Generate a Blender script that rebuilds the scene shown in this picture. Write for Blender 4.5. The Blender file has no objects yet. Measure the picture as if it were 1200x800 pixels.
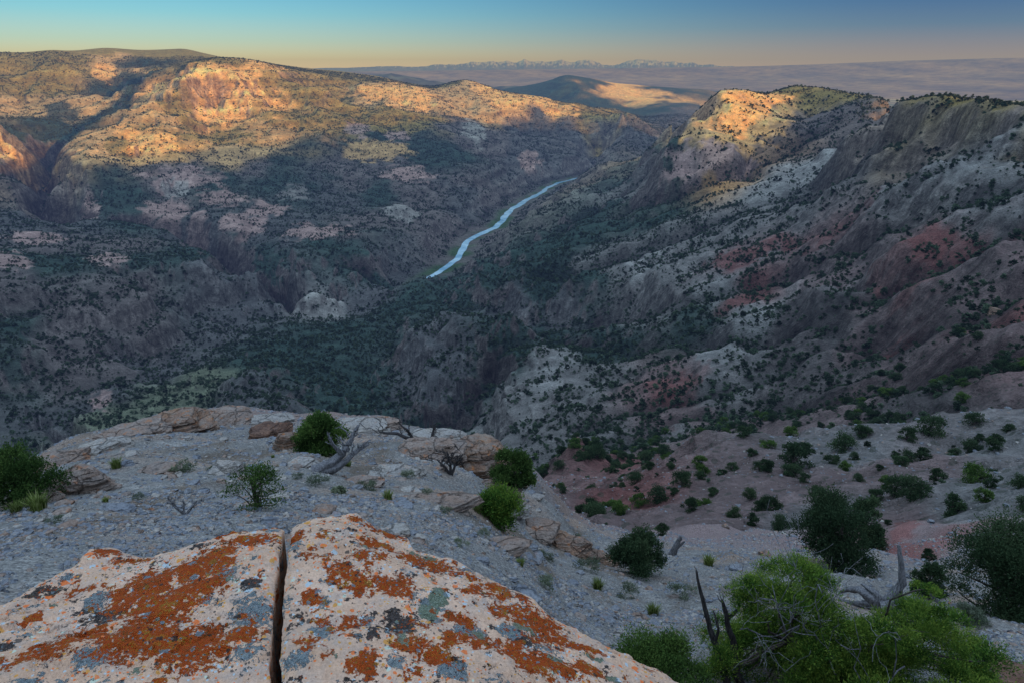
import bpy, bmesh, math, random, time
import numpy as np
from mathutils import Vector, Matrix
T0 = time.time()
random.seed(7)
RNG = np.random.default_rng(11)
sc = bpy.context.scene
COL = sc.collection
R = math.radians

# ------------------------------------------------------------------ camera
F = 850.0            # focal length in pixels of a 1200 wide picture
PITCH = math.atan(316.0 / F)
CP, SP = math.cos(PITCH), math.sin(PITCH)
cam_d = bpy.data.cameras.new("camera")
cam = bpy.data.objects.new("camera", cam_d)
COL.objects.link(cam)
cam_d.sensor_width = 36.0
cam_d.lens = F / 1200.0 * 36.0
cam_d.clip_start = 0.05
cam_d.clip_end = 120000
cam.rotation_euler = (math.pi / 2 - PITCH, 0, 0)
sc.camera = cam

def ray(px, py):
    dx = (px - 600.0) / F
    dy = (400.0 - py) / F
    fy = CP + SP * dy
    fz = -SP + CP * dy
    h = math.hypot(dx, fy)
    return math.atan2(dx, fy), fz / h          # azimuth, slope of the line of sight

def at(px, py, r):
    """world point on the sight line at horizontal range r (metres)"""
    a, t = ray(px, py)
    return Vector((r * math.sin(a), r * math.cos(a), r * t))

# ------------------------------------------------------------------ noise
def _hash(ix, iy, seed):
    h = (ix.astype(np.int64) * 374761393 + iy.astype(np.int64) * 668265263 + seed * 2147483647 + 1013) & 0xFFFFFFFF
    h = ((h ^ (h >> 13)) * 1274126177) & 0xFFFFFFFF
    h = ((h ^ (h >> 16)) * 2246822519) & 0xFFFFFFFF
    return ((h ^ (h >> 15)) & 0xFFFFFF).astype(np.float64) / 16777216.0

def perlin(x, y, seed=0):
    ix = np.floor(x); iy = np.floor(y)
    fx = x - ix; fy = y - iy
    u = fx * fx * fx * (fx * (fx * 6 - 15) + 10)
    v = fy * fy * fy * (fy * (fy * 6 - 15) + 10)
    def g(ox, oy):
        a = _hash(ix + ox, iy + oy, seed) * 6.2831853
        return np.cos(a) * (fx - ox) + np.sin(a) * (fy - oy)
    n0 = g(0, 0) * (1 - u) + g(1, 0) * u
    n1 = g(0, 1) * (1 - u) + g(1, 1) * u
    return (n0 * (1 - v) + n1 * v) * 1.5

def fbm(x, y, seed=0, octs=4, gain=0.5):
    s = 0.0; a = 1.0; n = 0.0
    for i in range(octs):
        s = s + a * perlin(x, y, seed + i * 17); n += a
        x = x * 2.03 + 3.1; y = y * 2.03 - 1.7; a *= gain
    return s / n

def ridged(x, y, seed=0, octs=4):
    s = 0.0; a = 1.0; n = 0.0
    for i in range(octs):
        s = s + a * (1 - np.abs(perlin(x, y, seed + i * 13)) * 2); n += a
        x = x * 2.03 + 1.3; y = y * 2.03 - 4.7; a *= 0.5
    return s / n

def sstep(a, b, x):
    t = np.clip((x - a) / (b - a), 0, 1)
    return t * t * (3 - 2 * t)

def gully(x, y, gx, gy, lam, seed):
    """stripes that run down the slope: the look of rills and gullies"""
    x = x / lam; y = y / lam
    ix = np.floor(x); iy = np.floor(y)
    fx = x - ix; fy = y - iy
    sl = np.hypot(gx, gy) + 1e-9
    dx = -gy / sl; dy = gx / sl
    va = 0.0; wt = 0.0
    for i in (-1, 0, 1):
        for j in (-1, 0, 1):
            hx = _hash(ix + i, iy + j, seed); hy = _hash(ix + i, iy + j, seed + 5)
            ox = fx - i - hx; oy = fy - j - hy
            d = ox * ox + oy * oy
            w = np.exp(-d * 2.6)
            wt = wt + w
            va = va + w * np.cos((ox * dx + oy * dy) * 6.2831853)
    return va / wt

# ------------------------------------------------------------------ terrain: survey points (picture x, picture y, range in metres)
PTS = []
def line(*pts, n=60):
    for (a, b) in zip(pts[:-1], pts[1:]):
        k = max(1, int(math.hypot(a[0] - b[0], a[1] - b[1]) / n))
        for i in range(k):
            f = i / k
            r = math.exp(math.log(a[2]) * (1 - f) + math.log(b[2]) * f)
            PTS.append((a[0] + (b[0] - a[0]) * f, a[1] + (b[1] - a[1]) * f, r))
    PTS.append(pts[-1])
def lz(*pts, n=60):
    """same, but the third number is a height"""
    q = []
    for p in pts:
        a, t = ray(p[0], p[1])
        q.append((p[0], p[1], p[2] / t))
    line(*q, n=n)
    return q
def hid(r, z, *pxs):
    """ground that the picture does not show: at range r, height z"""
    for px in pxs:
        a, _ = ray(px, 84)
        HID.append((a, math.log(r), z / r))
HID = []

RZ = -390.0
# left mesa
line((-100,62,4500),(0,63,4500),(60,60,4600),(130,57,4800),(215,58,4900),(265,68,4900),(330,76,4900),(400,84,5000),(450,92,5200))
line((-100,85,4200),(0,85,4200),(60,74,4350),(130,70,4500),(200,72,4500))
line((-100,140,3500),(0,130,3600),(60,108,3900),(130,96,4100),(200,84,4200))
line((215,82,4150),(150,114,3750),(95,142,3300),(62,165,2950),(45,190,2550),(38,212,2250))
line((212,80,3750),(185,98,3550),(155,119,3350))
line((-80,148,2750),(0,150,2650),(28,163,2550)); line((-80,190,2450),(0,192,2430),(26,200,2350))
line((222,85,3300),(190,110,3130),(162,130,2950),(125,160,2680),(100,180,2480))
line((222,84,3300),(260,83,3350),(300,85,3400),(330,90,3450),(346,99,3450))
line((232,103,3210),(270,104,3260),(330,107,3330),(350,110,3350))
line((230,150,2850),(300,148,2870)); line((150,181,2520),(250,181,2520),(330,178,2560))
line((280,74,4300),(350,83,4300))
line((395,97,3950),(440,101,3900),(490,104,3850)); line((400,122,3560),(490,126,3520))
line((350,130,3150),(450,136,3200),(530,143,3250))
line((370,152,2850),(450,158,2850),(520,165,2850))
line((500,103,4300),(520,101,4230),(540,95,4200),(560,99,4150),(575,105,4100),(600,110,4050),(620,114,4000),(660,123,3950),(722,138,3850))
line((540,112,3900),(560,125,3650)); line((600,122,3750),(640,131,3720),(700,139,3750))
line((560,155,3150),(590,170,2980)); line((610,160,3350),(660,160,3450),(710,158,3500))
line((610,195,2760),(660,190,2880),(700,186,2950))
hid(6800, -60, -100, 100, 300); hid(6800, -220, 450, 560)
hid(5200, -240, 560, 640, 720)
# beyond: hill and valley
line((560,108,6300),(600,103,6500),(640,96,6500),(662,89,6300),(700,94,6500),(740,100,6600),(775,104,6600),(830,106,7000))
line((640,112,5800),(700,122,5300),(760,122,5400),(810,122,5600))
line((720,108,6100),(765,112,6150))
line((720,146,3500),(745,142,4200),(780,132,4700),(810,126,5000))
line((730,170,3000),(755,162,3250))
hid(9500, -380, -100, 100, 300, 500, 600, 700, 800, 900, 1050, 1200)
hid(14000, -420, -100, 100, 300, 500, 600, 700, 800, 900, 1050, 1200)
hid(1300, -128, 1045, 1080, 1120); hid(1480, -145, 1070, 1110)
hid(1100, -150, 1330, 1420, 1500); hid(1350, -200, 1250, 1350, 1450); hid(1800, -240, 1200, 1300, 1400)
hid(3200, -330, 850, 950, 1100, 1250); hid(5500, -330, 850, 950, 1100, 1250)
# river
RIV = lz((470,345,RZ),(497,329,RZ),(515,318,RZ),(537,304,RZ),(542,291,RZ),(547,283,RZ),(563,274,RZ),(581,267,RZ),(590,257,RZ),(596,248,RZ),(608,241,RZ),(619,233,RZ),(633,227,RZ),(642,220,RZ),(656,214,RZ),(668,211,RZ),(700,203,RZ),(720,197,RZ))
# left benches
line((80,200,2250),(200,199,2280),(300,198,2330),(400,198,2350),(480,200,2350),(560,208,2330))
lz((90,235,-300),(200,232,-305),(300,230,-308),(400,230,-318),(500,232,-335),(560,235,-352))
lz((0,250,-285),(50,262,-292),(120,268,-300)); lz((260,262,-310),(400,262,-325),(480,265,-345),(530,270,-362))
lz((0,290,-270),(100,300,-275),(200,300,-285),(270,300,-300)); lz((360,290,-325),(450,295,-345),(500,300,-362))
line((-80,330,1050),(0,330,1080),(100,338,1060),(150,350,1030),(230,325,1150),(295,306,1240),(318,306,1270)); line((350,305,1290),(440,312,1290),(478,318,1290))
# side slot on the bench
lz((38,212,-300),(32,222,-310),(66,250,-325),n=30); lz((215,272,-325),(240,280,-335),(285,296,-345),(322,318,-352),(336,336,-358),n=30)
# creek along the foot of the left wall
lz((-60,520,-292),(0,480,-300),(60,446,-305),(130,417,-315),(170,404,-322),(250,370,-335),(330,352,-350),(400,347,-360),(470,340,-372),n=40)
# valley floor
lz((-60,560,-290),(60,520,-296),(100,500,-300),(180,470,-302),(240,450,-306)); lz((300,420,-312),(400,400,-325),(440,390,-332)); lz((330,380,-336),(440,362,-350))
lz((250,490,-290),(330,480,-282),(300,455,-284),(350,450,-305)); lz((430,470,-312),(450,430,-322),(480,400,-322))
# spurs in the middle
line((505,385,770),(540,374,740),(580,385,690)); lz((480,475,-302),(520,480,-296),(560,480,-280),n=30); line((500,440,668),(560,440,640))
line((570,338,1000),(620,334,950),(680,335,900)); lz((575,376,-318),(620,380,-306),(680,380,-285),n=30)
lz((530,345,-345),(560,320,-340),(580,300,-345))
lz((600,300,-310),(620,270,-318),(640,245,-335),(665,225,-350))
# right slope
line((770,178,1950),(800,150,1800),(822,127,1720),(845,107,1650),(870,105,1700),(900,112,1800))
line((905,110,2050),(930,101,2000),(960,103,1950),(1000,110,1800),(1040,118,1650), n=20)
line((770,182,1650),(800,180,1400),(850,167,1400),(890,167,1430)); line((800,160,1600),(850,138,1560),(880,138,1570))
line((940,135,1750),(1000,138,1500)); line((880,190,1400),(940,180,1350),(1000,170,1200))
line((1045,128,1180),(1060,120,1050),(1080,114,950),(1110,112,900),(1150,116,820),(1200,124,720),(1300,135,640), n=22)
line((1045,135,1120),(1080,134,880),(1130,145,800),(1200,168,655),(1300,185,570))
line((1045,150,1085),(1080,154,862),(1130,166,786),(1200,189,642),(1300,210,560))
line((720,200,2050),(760,190,1850),(780,200,1650)); line((700,230,1600),(740,235,1450),(800,225,1280))
line((660,260,1400),(700,262,1280),(760,262,1130),(800,262,1040)); line((640,300,1080),(700,302,1010),(800,302,840))
line((720,350,840),(800,352,680)); line((690,400,690),(740,400,640),(800,400,560)); line((640,408,640),(620,430,590))
line((650,450,530),(700,452,510),(800,452,455)); line((590,490,500),(650,500,400),(700,505,380),(800,500,340))
line((700,545,270),(760,535,240))
for px, prof in {900: ((200,1280),(250,960),(300,760),(350,625),(400,510),(450,410),(488,320)),
                 1000:((210,930),(250,760),(300,625),(350,525),(400,440),(450,350),(484,280)),
                 1100:((200,715),(250,600),(300,510),(350,425),(400,350),(450,285),(474,240)),
                 1200:((225,580),(260,510),(300,430),(350,360),(400,300),(450,240)),
                 1300:((240,520),(300,420),(350,340),(400,280),(450,220))}.items():
    for py, r in prof: PTS.append((px, py, r))
# swells on the right slope: spurs stand nearer, gullies lie farther
line((1150,270,520),(1050,312,512),(950,355,512),(880,385,525),n=40)
line((1160,300,475),(1060,345,468),(960,385,478),(900,412,498),n=40)
# near bench (pink slope)
line((1300,478,120),(1200,485,130),(1100,492,125),(1000,502,115),(900,510,105),(850,514,103),(800,538,98),(740,572,85),(700,600,72))
line((1300,520,85),(1200,525,88),(1100,535,88),(1000,540,88),(900,545,85),(830,560,80),(770,590,68))
line((1300,580,52),(1200,580,52),(1150,590,52),(1050,595,56),(950,585,62),(850,592,60),(790,612,52))
line((1300,640,31),(1200,640,32),(1100,652,33),(1000,642,38),(900,632,40),(820,632,37),(740,628,33))
lz((650,600,-52),(690,612,-44),n=30); line((640,560,140),(660,530,175),(700,560,150))
hid(180, -104, 850, 900, 1000); hid(180, -92, 1100, 1200, 1300)
# gravel slope right of the boulder
line((740,640,24),(850,648,26),(950,652,27),(1050,668,25),(1150,700,20),(1300,720,17))
line((750,670,18),(850,690,15.5),(950,700,15),(1050,715,15),(1200,745,13))
line((650,680,12.5),(700,722,10.5),(800,792,8.6),(900,800,8.8),(1050,800,9.5),(1200,800,10.5))
# knoll
line((690,640,22),(640,604,21.5),(606,575,23),(600,530,27),(560,512,28),(500,500,28),(440,490,30),(380,490,29),(330,485,32),(270,485,34),(200,482,34),(130,500,30),(60,532,25),(0,572,18),(-80,610,13))
line((100,570,14),(200,540,18.5),(300,530,19.5),(400,540,18.5),(500,552,18),(560,580,17),(620,625,16)); line((460,522,23),(330,505,26),(200,502,27))
line((-100,700,5.5),(0,690,6),(100,640,8),(200,605,10.5),(300,590,11.5),(400,582,12.5),(500,592,12.8),(600,640,12))
line((0,630,9.5),(60,600,11.5))
for r, dz in ((1.2, 0), (3.0, 0)):
    for px, z in ((-700,-2.7),(-100,-3.0),(200,-3.6),(450,-4.3),(700,-5.0),(1000,-5.2),(1800,-5.0)): hid(r, z - (0 if r < 2 else .2), px)
for px, py in ((-80,640),(0,610),(60,580),(130,550),(200,540),(270,545),(330,545),(440,550),(500,560),(560,575)):
    line((px, py + 40, 48)); line((px, py + 70, 85)); line((px, py + 55, 160)); line((px, py + 20, 330))
line((620,620,40),(640,640,46)); hid(700, -318, 0)

def behind(*pts):
    q = []
    for a, b in zip(pts[:-1], pts[1:]):
        m_ = max(1, round((b[0] - a[0]) / 22))
        q += [tuple(a[c] + (b[c] - a[c]) * i / m_ for c in range(3)) for i in range(m_)]
    for px, py, r in q + [pts[-1]]:
        for k, dy in ((1.07, 5), (1.2, 22), (1.5, 48)): PTS.append((px, py + dy, r * k))
behind((800,150,1800),(822,127,1720),(845,107,1650),(870,105,1700))
behind((1045,128,1180),(1080,114,950),(1110,112,900),(1150,116,820),(1200,124,720),(1250,130,680),(1300,135,640))
for px, py, r in ((930,101,2000),(945,102,1975),(960,103,1950),(980,106,1875),(1000,110,1800),(1020,114,1725),(1040,118,1650)):
    for k, dy in ((1.08, 6), (1.25, 18)): PTS.append((px, py + dy, r * k))
for px, py, r in ((-100,62,4500),(0,63,4500),(60,60,4600),(130,57,4800),(215,58,4900),(265,68,4900),(330,76,4900),(400,84,5000),(662,89,6300),(700,94,6500),(540,95,4200)):
    PTS.append((px, py + 4, r * 1.1))
def build_base():
    pts = [(ray(p[0], p[1])[0], math.log(p[2]), ray(p[0], p[1])[1]) for p in PTS] + HID
    ext = []
    for a, u, t in pts:                       # carry the edges of the picture on past its frame
        if a < -0.56: ext.append((a - 0.35, u, t))
        if a > 0.56: ext.append((a + 0.35, u, t))
    P = np.array(pts + ext)
    key = np.round(P[:, 0] * 300) * 10000 + np.round(P[:, 1] * 60)
    _, idx = np.unique(key, return_index=True)
    return P[np.sort(idx)]
BP = build_base()
KA, KU, CC = 9.0, 3.2, 0.10
def rbf_fit(P, v):
    X = P[:, :2] * np.array([KA, KU])
    d2 = ((X[:, None] - X[None]) ** 2).sum(-1)
    A = np.sqrt(d2 + CC * CC)
    n = len(P)
    M = np.zeros((n + 3, n + 3)); M[:n, :n] = A - np.eye(n) * 0.004
    M[:n, n] = 1; M[:n, n + 1:] = X; M[n, :n] = 1; M[n + 1:, :n] = X.T
    w = np.linalg.solve(M, np.concatenate([v, np.zeros(3)]))
    return X, w
def rbf_eval(fit, a, u):
    X, w = fit
    q = np.stack([a.ravel() * KA, u.ravel() * KU], -1)
    out = np.empty(len(q))
    for s in range(0, len(q), 20000):
        b = q[s:s + 20000]
        d2 = (b[:, None, 0] - X[None, :, 0]) ** 2 + (b[:, None, 1] - X[None, :, 1]) ** 2
        out[s:s + 20000] = np.sqrt(d2 + CC * CC) @ w[:-3] + w[-3] + b @ w[-2:]
    return out.reshape(a.shape)
FIT = rbf_fit(BP, BP[:, 2])

AZ0, U0, U1 = 0.80, math.log(1.2), math.log(14000.0)
NA, NU = 1500, 1440
cga = np.linspace(-.9, .9, 420); cgu = np.linspace(U0 - .2, U1 + .2, 700)
CA, CU = np.meshgrid(cga, cgu)                # coarse base grid, rows = range
CT = rbf_eval(FIT, CA, CU)
def bilin(G, a, u, a0, a1, u0, u1):
    nu, na = G.shape
    fa = np.clip((a - a0) / (a1 - a0) * (na - 1), 0, na - 1.001)
    fu = np.clip((u - u0) / (u1 - u0) * (nu - 1), 0, nu - 1.001)
    ia = fa.astype(int); iu = fu.astype(int); fa = fa - ia; fu = fu - iu
    return (G[iu, ia] * (1 - fa) + G[iu, ia + 1] * fa) * (1 - fu) + (G[iu + 1, ia] * (1 - fa) + G[iu + 1, ia + 1] * fa) * fu
def base_z(x, y):
    r = np.hypot(x, y); a = np.arctan2(x, y); u = np.log(np.maximum(r, 1.0))
    return bilin(CT, a, u, cga[0], cga[-1], cgu[0], cgu[-1]) * r

GA = np.linspace(-AZ0, AZ0, NA); GU = np.linspace(U0, U1, NU)
A, U = np.meshgrid(GA, GU)
RR = np.exp(U); X = RR * np.sin(A); Y = RR * np.cos(A)
# warp: breaks up smooth walls into buttresses
def win(lam, lo=0.006, lo2=0.016, hi=0.14, hi2=0.35):
    q = lam / RR
    return sstep(lo, lo2, q) * (1 - sstep(hi, hi2, q))
def rws(w):
    k = np.where(w[:, 0] > 1e-4)[0]
    return slice(k[0], k[-1] + 1) if len(k) else slice(0, 0)
_T0 = base_z(X, Y) / RR
_mx = np.max(np.where((RR > 400) & (RR < 7500), _T0, -9), 0)[None, :]
CRP = 1 - .90 * np.exp(-((_T0 - _mx) / .016) ** 2) * (RR > 400)      # skylines keep their surveyed outline
WX = np.zeros(RR.shape); WY = np.zeros(RR.shape)
WA = np.where((RR > 1800) & (A < .1), .13, .11)
for lam, seed in ((900,1),(420,2),(200,3),(95,4),(45,5),(21,6),(10,7),(4.5,8),(2,9)):
    w = win(lam, hi=0.10, hi2=0.22) * lam * 0.30
    WX = WX + w * perlin(X / lam, Y / lam, seed); WY = WY + w * perlin(X / lam + 31.3, Y / lam - 7.7, seed + 40)
Z = base_z(X + WX * CRP, Y + WY * CRP)
def grads(Z):
    zu = np.gradient(Z, GU, axis=0) / RR; za = np.gradient(Z, GA, axis=1) / RR
    sa, ca = np.sin(A), np.cos(A)
    return zu * sa + za * ca, zu * ca - za * sa
far = sstep(60, 160, RR)
def blur(G, k):
    c = np.cumsum(np.pad(G, ((k + 1, k), (0, 0)), mode='edge'), 0); G = (c[2 * k + 1:] - c[:-2 * k - 1]) / (2 * k + 1)
    c = np.cumsum(np.pad(G, ((0, 0), (k + 1, k)), mode='edge'), 1); return (c[:, 2 * k + 1:] - c[:, :-2 * k - 1]) / (2 * k + 1)
LA = 1 + .25 * sstep(1700, 2300, RR) * sstep(.1, -.05, A) - .5 * sstep(.1, .25, A) * sstep(250, 500, RR)
for lam, k, seed, amp in ((520,9,61,1.0),(260,7,62,1.0),(130,5,63,1.0),(64,4,64,1.0),(31,3,65,1.0),(15,2,66,.9),(7,1,67,.8)):
    gx, gy = grads(blur(Z, k))
    sl = np.hypot(gx, gy)
    w = win(lam, 0.008, 0.022, 0.08, 0.18) * far; q = rws(w)
    g = gully(X[q], Y[q], gx[q], gy[q], lam, seed)
    Z[q] += (w * CRP * LA * lam * 0.075 * amp * (np.clip(sl, 0, .5) + 0.03) / .5 * .8 * (1 - .7 * sstep(.7, 1.3, sl)))[q] * g
for lam, seed, amp in ((700,81,.030),(300,82,.034),(140,83,.036),(66,84,.036),(31,85,.034),(15,86,.032),(7,87,.03),(3.3,88,.028),(1.6,89,.03),(.7,90,.028),(.3,91,.02)):
    w = win(lam, .008, .02, .08, .2)
    nearf = np.where(RR < 60, .55, 1.0)
    q = rws(w)
    Z[q] += (w * nearf * CRP)[q] * lam * amp * ((ridged(X[q] / lam, Y[q] / lam, seed, 1) - .35) * (np.where(RR[q] > 1700, .42, .45) if lam > 60 else .8) if lam > 20 else perlin(X[q] / lam, Y[q] / lam, seed) * 1.3)
# strata: the ground steps at hard beds
def strata(Z, A_, per, amp, seed):
    zz = Z + 6 * perlin(X / 300, Y / 300, seed)
    ph = zz / per * 6.2831853
    return Z + A_ * amp * (-np.sin(ph)) * per / 6.28
slope = np.hypot(*grads(blur(Z, 2)))
farm = sstep(250, 500, RR); LM = farm * (.3 + .7 * sstep(.12, -.02, A))
Z = strata(Z, LM * sstep(.18, .5, slope), 34, .75, 101)
Z = strata(Z, LM * sstep(.18, .5, slope), 13, .6, 102)
# pull the result back onto the survey where the noise has carried it off
_P = np.array([(ray(p[0], p[1])[0], math.log(p[2]), ray(p[0], p[1])[1]) for p in PTS])
_P = _P[(np.abs(_P[:, 0]) < .79)]
_TB = blur(Z / RR, 2)
_res = np.clip(bilin(_TB, _P[:, 0], _P[:, 1], -AZ0, AZ0, U0, U1) - _P[:, 2], -.03, .03)
_ga = np.linspace(-AZ0, AZ0, 170); _gu = np.linspace(U0, U1, 260); _a, _u = np.meshgrid(_ga, _gu)
_w = np.zeros(_a.shape) + .15; _s = np.zeros(_a.shape)
for _q, _r in zip(_P, _res):
    _g = np.exp(-((_a - _q[0]) / .035) ** 2 - ((_u - _q[1]) / .07) ** 2); _w += _g; _s += _g * _r
Z = Z - bilin(_s / _w, A, U, -AZ0, AZ0, U0, U1) * RR * sstep(45, 90, RR) * np.clip(CRP * 1.3 - .3, 0, 1)
# knob of pale rock on the valley floor
def bump(px, py, r, rad, h, sy=1.0, sharp=2.0):
    global Z
    p = at(px, py, r); ux, uy = p.x / r, p.y / r
    dx = X - p.x; dy = Y - p.y
    rr = np.hypot((dx * uy - dy * ux), (dx * ux + dy * uy) / sy) / rad * (1 + .25 * perlin(X / rad * 1.7, Y / rad * 1.7, 55))
    Z = Z + h * np.clip(1 - rr ** sharp, 0, 1) ** .8
bump(378, 358, 1130, 42, 22); bump(362, 362, 1115, 26, 10)
bump(640, 415, 610, 46, 5, 1.0, 1.2); bump(300, 470, 590, 50, 16)
bump(468, 243, 1850, 40, 16); bump(290, 232, 1950, 60, 14); bump(215, 228, 1980, 60, 14)
def dist_poly(x, y, P):
    d = np.full(x.shape, 1e9)
    for a, b in zip(P[:-1], P[1:]):
        vx, vy = b.x - a.x, b.y - a.y; L = vx * vx + vy * vy
        t = np.clip(((x - a.x) * vx + (y - a.y) * vy) / L, 0, 1)
        d = np.minimum(d, np.hypot(x - a.x - t * vx, y - a.y - t * vy))
    return d
def hit(px, py, lo):
    a, t = ray(px, py); r = np.exp(np.linspace(math.log(lo), math.log(6000), 1500))
    g = bilin(Z, r * 0 + a, np.log(r), -AZ0, AZ0, U0, U1) - t * r; k = np.where(g > 0)[0]
    q = r[k[0]] if len(k) else r[int(np.argmax(g / r))]
    return Vector((q * math.sin(a), q * math.cos(a), 0))
# side canyons cut into the left bench, drainages down the right slope
DRAIN = np.full(RR.shape, 1e3)
for pts, dep, w_ in (([(62,165),(48,185),(40,205),(34,222),(64,247),(80,256)], 85, 36), ([(150,252),(200,262),(230,276),(255,283),(295,298),(318,312),(334,338)], 75, 28), ([(420,305),(445,318),(470,334)], 34, 20),
                     ([(1190,262),(1110,300),(1030,335),(950,368),(870,386),(800,394),(730,405),(660,398)], 9, 16), ([(1010,185),(930,220),(850,252),(760,285),(690,312),(640,318)], 12, 24),
                     ([(1190,405),(1090,438),(1000,462),(900,474),(800,492),(720,512)], 7, 13), ([(1160,225),(1060,262),(960,300),(880,330),(800,350),(700,372)], 8, 16), ([(1199,340),(1110,372),(1020,400),(930,428),(850,450),(760,476),(690,500)], 7, 13),
                     ([(760,200),(730,225),(690,250),(640,275)], 16, 30), ([(600,395),(580,430),(540,480),(500,490)], 14, 20), ([(960,150),(900,185),(820,215),(740,245)], 14, 26)):
    P_ = [hit(x, y, 150) for x, y in pts]; rr_ = [math.hypot(p.x, p.y) for p in P_]
    q = np.where((GU > math.log(min(rr_) * .8)) & (GU < math.log(max(rr_) * 1.15)))[0]; q = slice(q[0], q[-1])
    wob = w_ * .7
    d = dist_poly(X[q] + wob * perlin(X[q] / (w_ * 3), Y[q] / (w_ * 3), 951), Y[q] + wob * perlin(X[q] / (w_ * 3), Y[q] / (w_ * 3), 952), P_)
    Z[q] -= dep * np.exp(-(np.abs(d) / w_) ** 1.6)
    DRAIN[q] = np.minimum(DRAIN[q], d / w_)
# nothing stands above the surveyed skyline of the right rim
_px = 600 + F * np.tan(A) * (CP + SP * (400 - 112) / F)
_cap = np.interp(_px, [760,800,822,845,870,900,930,960,1000,1040,1050,1060,1075,1110,1150,1200,1300,1500],[185,148,127,106,105,110,101,103,110,118,120,119,115,112,116,124,135,150]) + 1.2 * perlin(_px / 9, _px * 0, 960)
_dy = (400 - _cap) / F; _fy = CP + SP * _dy; _tc = (-SP + CP * _dy) / (_fy / np.cos(A))
_m = (RR > 450) & (RR < 2400) & (_px > 790)
Z = np.where(_m, np.minimum(Z, _tc * RR), Z)
# river bed
RXY = [at(p[0], p[1], p[2]) for p in RIV]
def dist_poly(x, y, P):
    d = np.full(x.shape, 1e9)
    for a, b in zip(P[:-1], P[1:]):
        vx, vy = b.x - a.x, b.y - a.y; L = vx * vx + vy * vy
        t = np.clip(((x - a.x) * vx + (y - a.y) * vy) / L, 0, 1)
        d = np.minimum(d, np.hypot(x - a.x - t * vx, y - a.y - t * vy))
    return d
RD = np.full(RR.shape, 1e9)
rows = np.where((GU > math.log(1000)) & (GU < math.log(3600)))[0]; rs = slice(rows[0], rows[-1])
RD[rs] = dist_poly(X[rs], Y[rs], RXY)
RWD = np.interp(RR, (1400, 1650, 2300, 2900), (5, 8, 11, 7))
RDn = RD + np.where(RD < 200, 5 * perlin(X / 90, Y / 90, 71) + 4 * perlin(X / 35, Y / 35, 72), 0)
RWD = RWD + 9
Z = np.where(RDn < RWD, RZ - .35, Z * 1.0)
k = sstep(20, 95, RDn)
Z = np.where((RDn >= RWD) & (RDn < 130), np.maximum((RZ + .8) * (1 - k) + Z * k, RZ + .8), Z)
Z = np.where((RDn >= RWD) & (RDn < 300) & (Z < RZ + .8), RZ + .8 + (RDn - 12) * .02, Z)
print("terrain", round(time.time() - T0, 1))

def ground(x, y):
    x = np.asarray(x, float); y = np.asarray(y, float)
    r = np.hypot(x, y)
    return bilin(Z, np.arctan2(x, y), np.log(np.maximum(r, 1.3)), -AZ0, AZ0, U0, U1)
def gz(x, y): return float(ground(np.array([x]), np.array([y]))[0])
# ------------------------------------------------------------------ mesh / material helpers
def mesh_np(name, V, Fq, mat=None, smooth=True, attrs=None):
    """V (n,3), Fq (m,3|4) -> mesh datablock"""
    me = bpy.data.meshes.new(name)
    V = np.asarray(V, np.float32); Fq = np.asarray(Fq, np.int32)
    me.vertices.add(len(V)); me.vertices.foreach_set("co", V.ravel())
    n, k = Fq.shape
    me.loops.add(n * k); me.loops.foreach_set("vertex_index", Fq.ravel())
    me.polygons.add(n); me.polygons.foreach_set("loop_start", np.arange(0, n * k, k, dtype=np.int32))
    me.update(calc_edges=True)
    if smooth: me.polygons.foreach_set("use_smooth", np.ones(n, bool))
    for an, av in (attrs or {}).items():
        if av.ndim == 2:
            at_ = me.attributes.new(an, 'FLOAT_COLOR', 'POINT')
            c = np.ones((len(V), 4), np.float32); c[:, :3] = av
            at_.data.foreach_set("color", c.ravel())
        else:
            at_ = me.attributes.new(an, 'FLOAT', 'POINT'); at_.data.foreach_set("value", av.astype(np.float32).ravel())
    if mat: me.materials.append(mat)
    return me
def link(name, me, parent=None, loc=(0, 0, 0), rot=(0, 0, 0), scale=(1, 1, 1)):
    o = bpy.data.objects.new(name, me); COL.objects.link(o)
    o.location = loc; o.rotation_euler = rot; o.scale = scale
    if parent: o.parent = parent
    return o
def tag(o, label=None, cat=None, group=None, kind=None):
    if label: o["label"] = label
    if cat: o["category"] = cat
    if group: o["group"] = group
    if kind: o["kind"] = kind
    return o
def gridfaces(nr, nc, off=0):
    i = np.arange(nr - 1)[:, None] * nc + np.arange(nc - 1)[None, :]
    i = i.ravel() + off
    return np.stack([i, i + 1, i + nc + 1, i + nc], -1)

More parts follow.
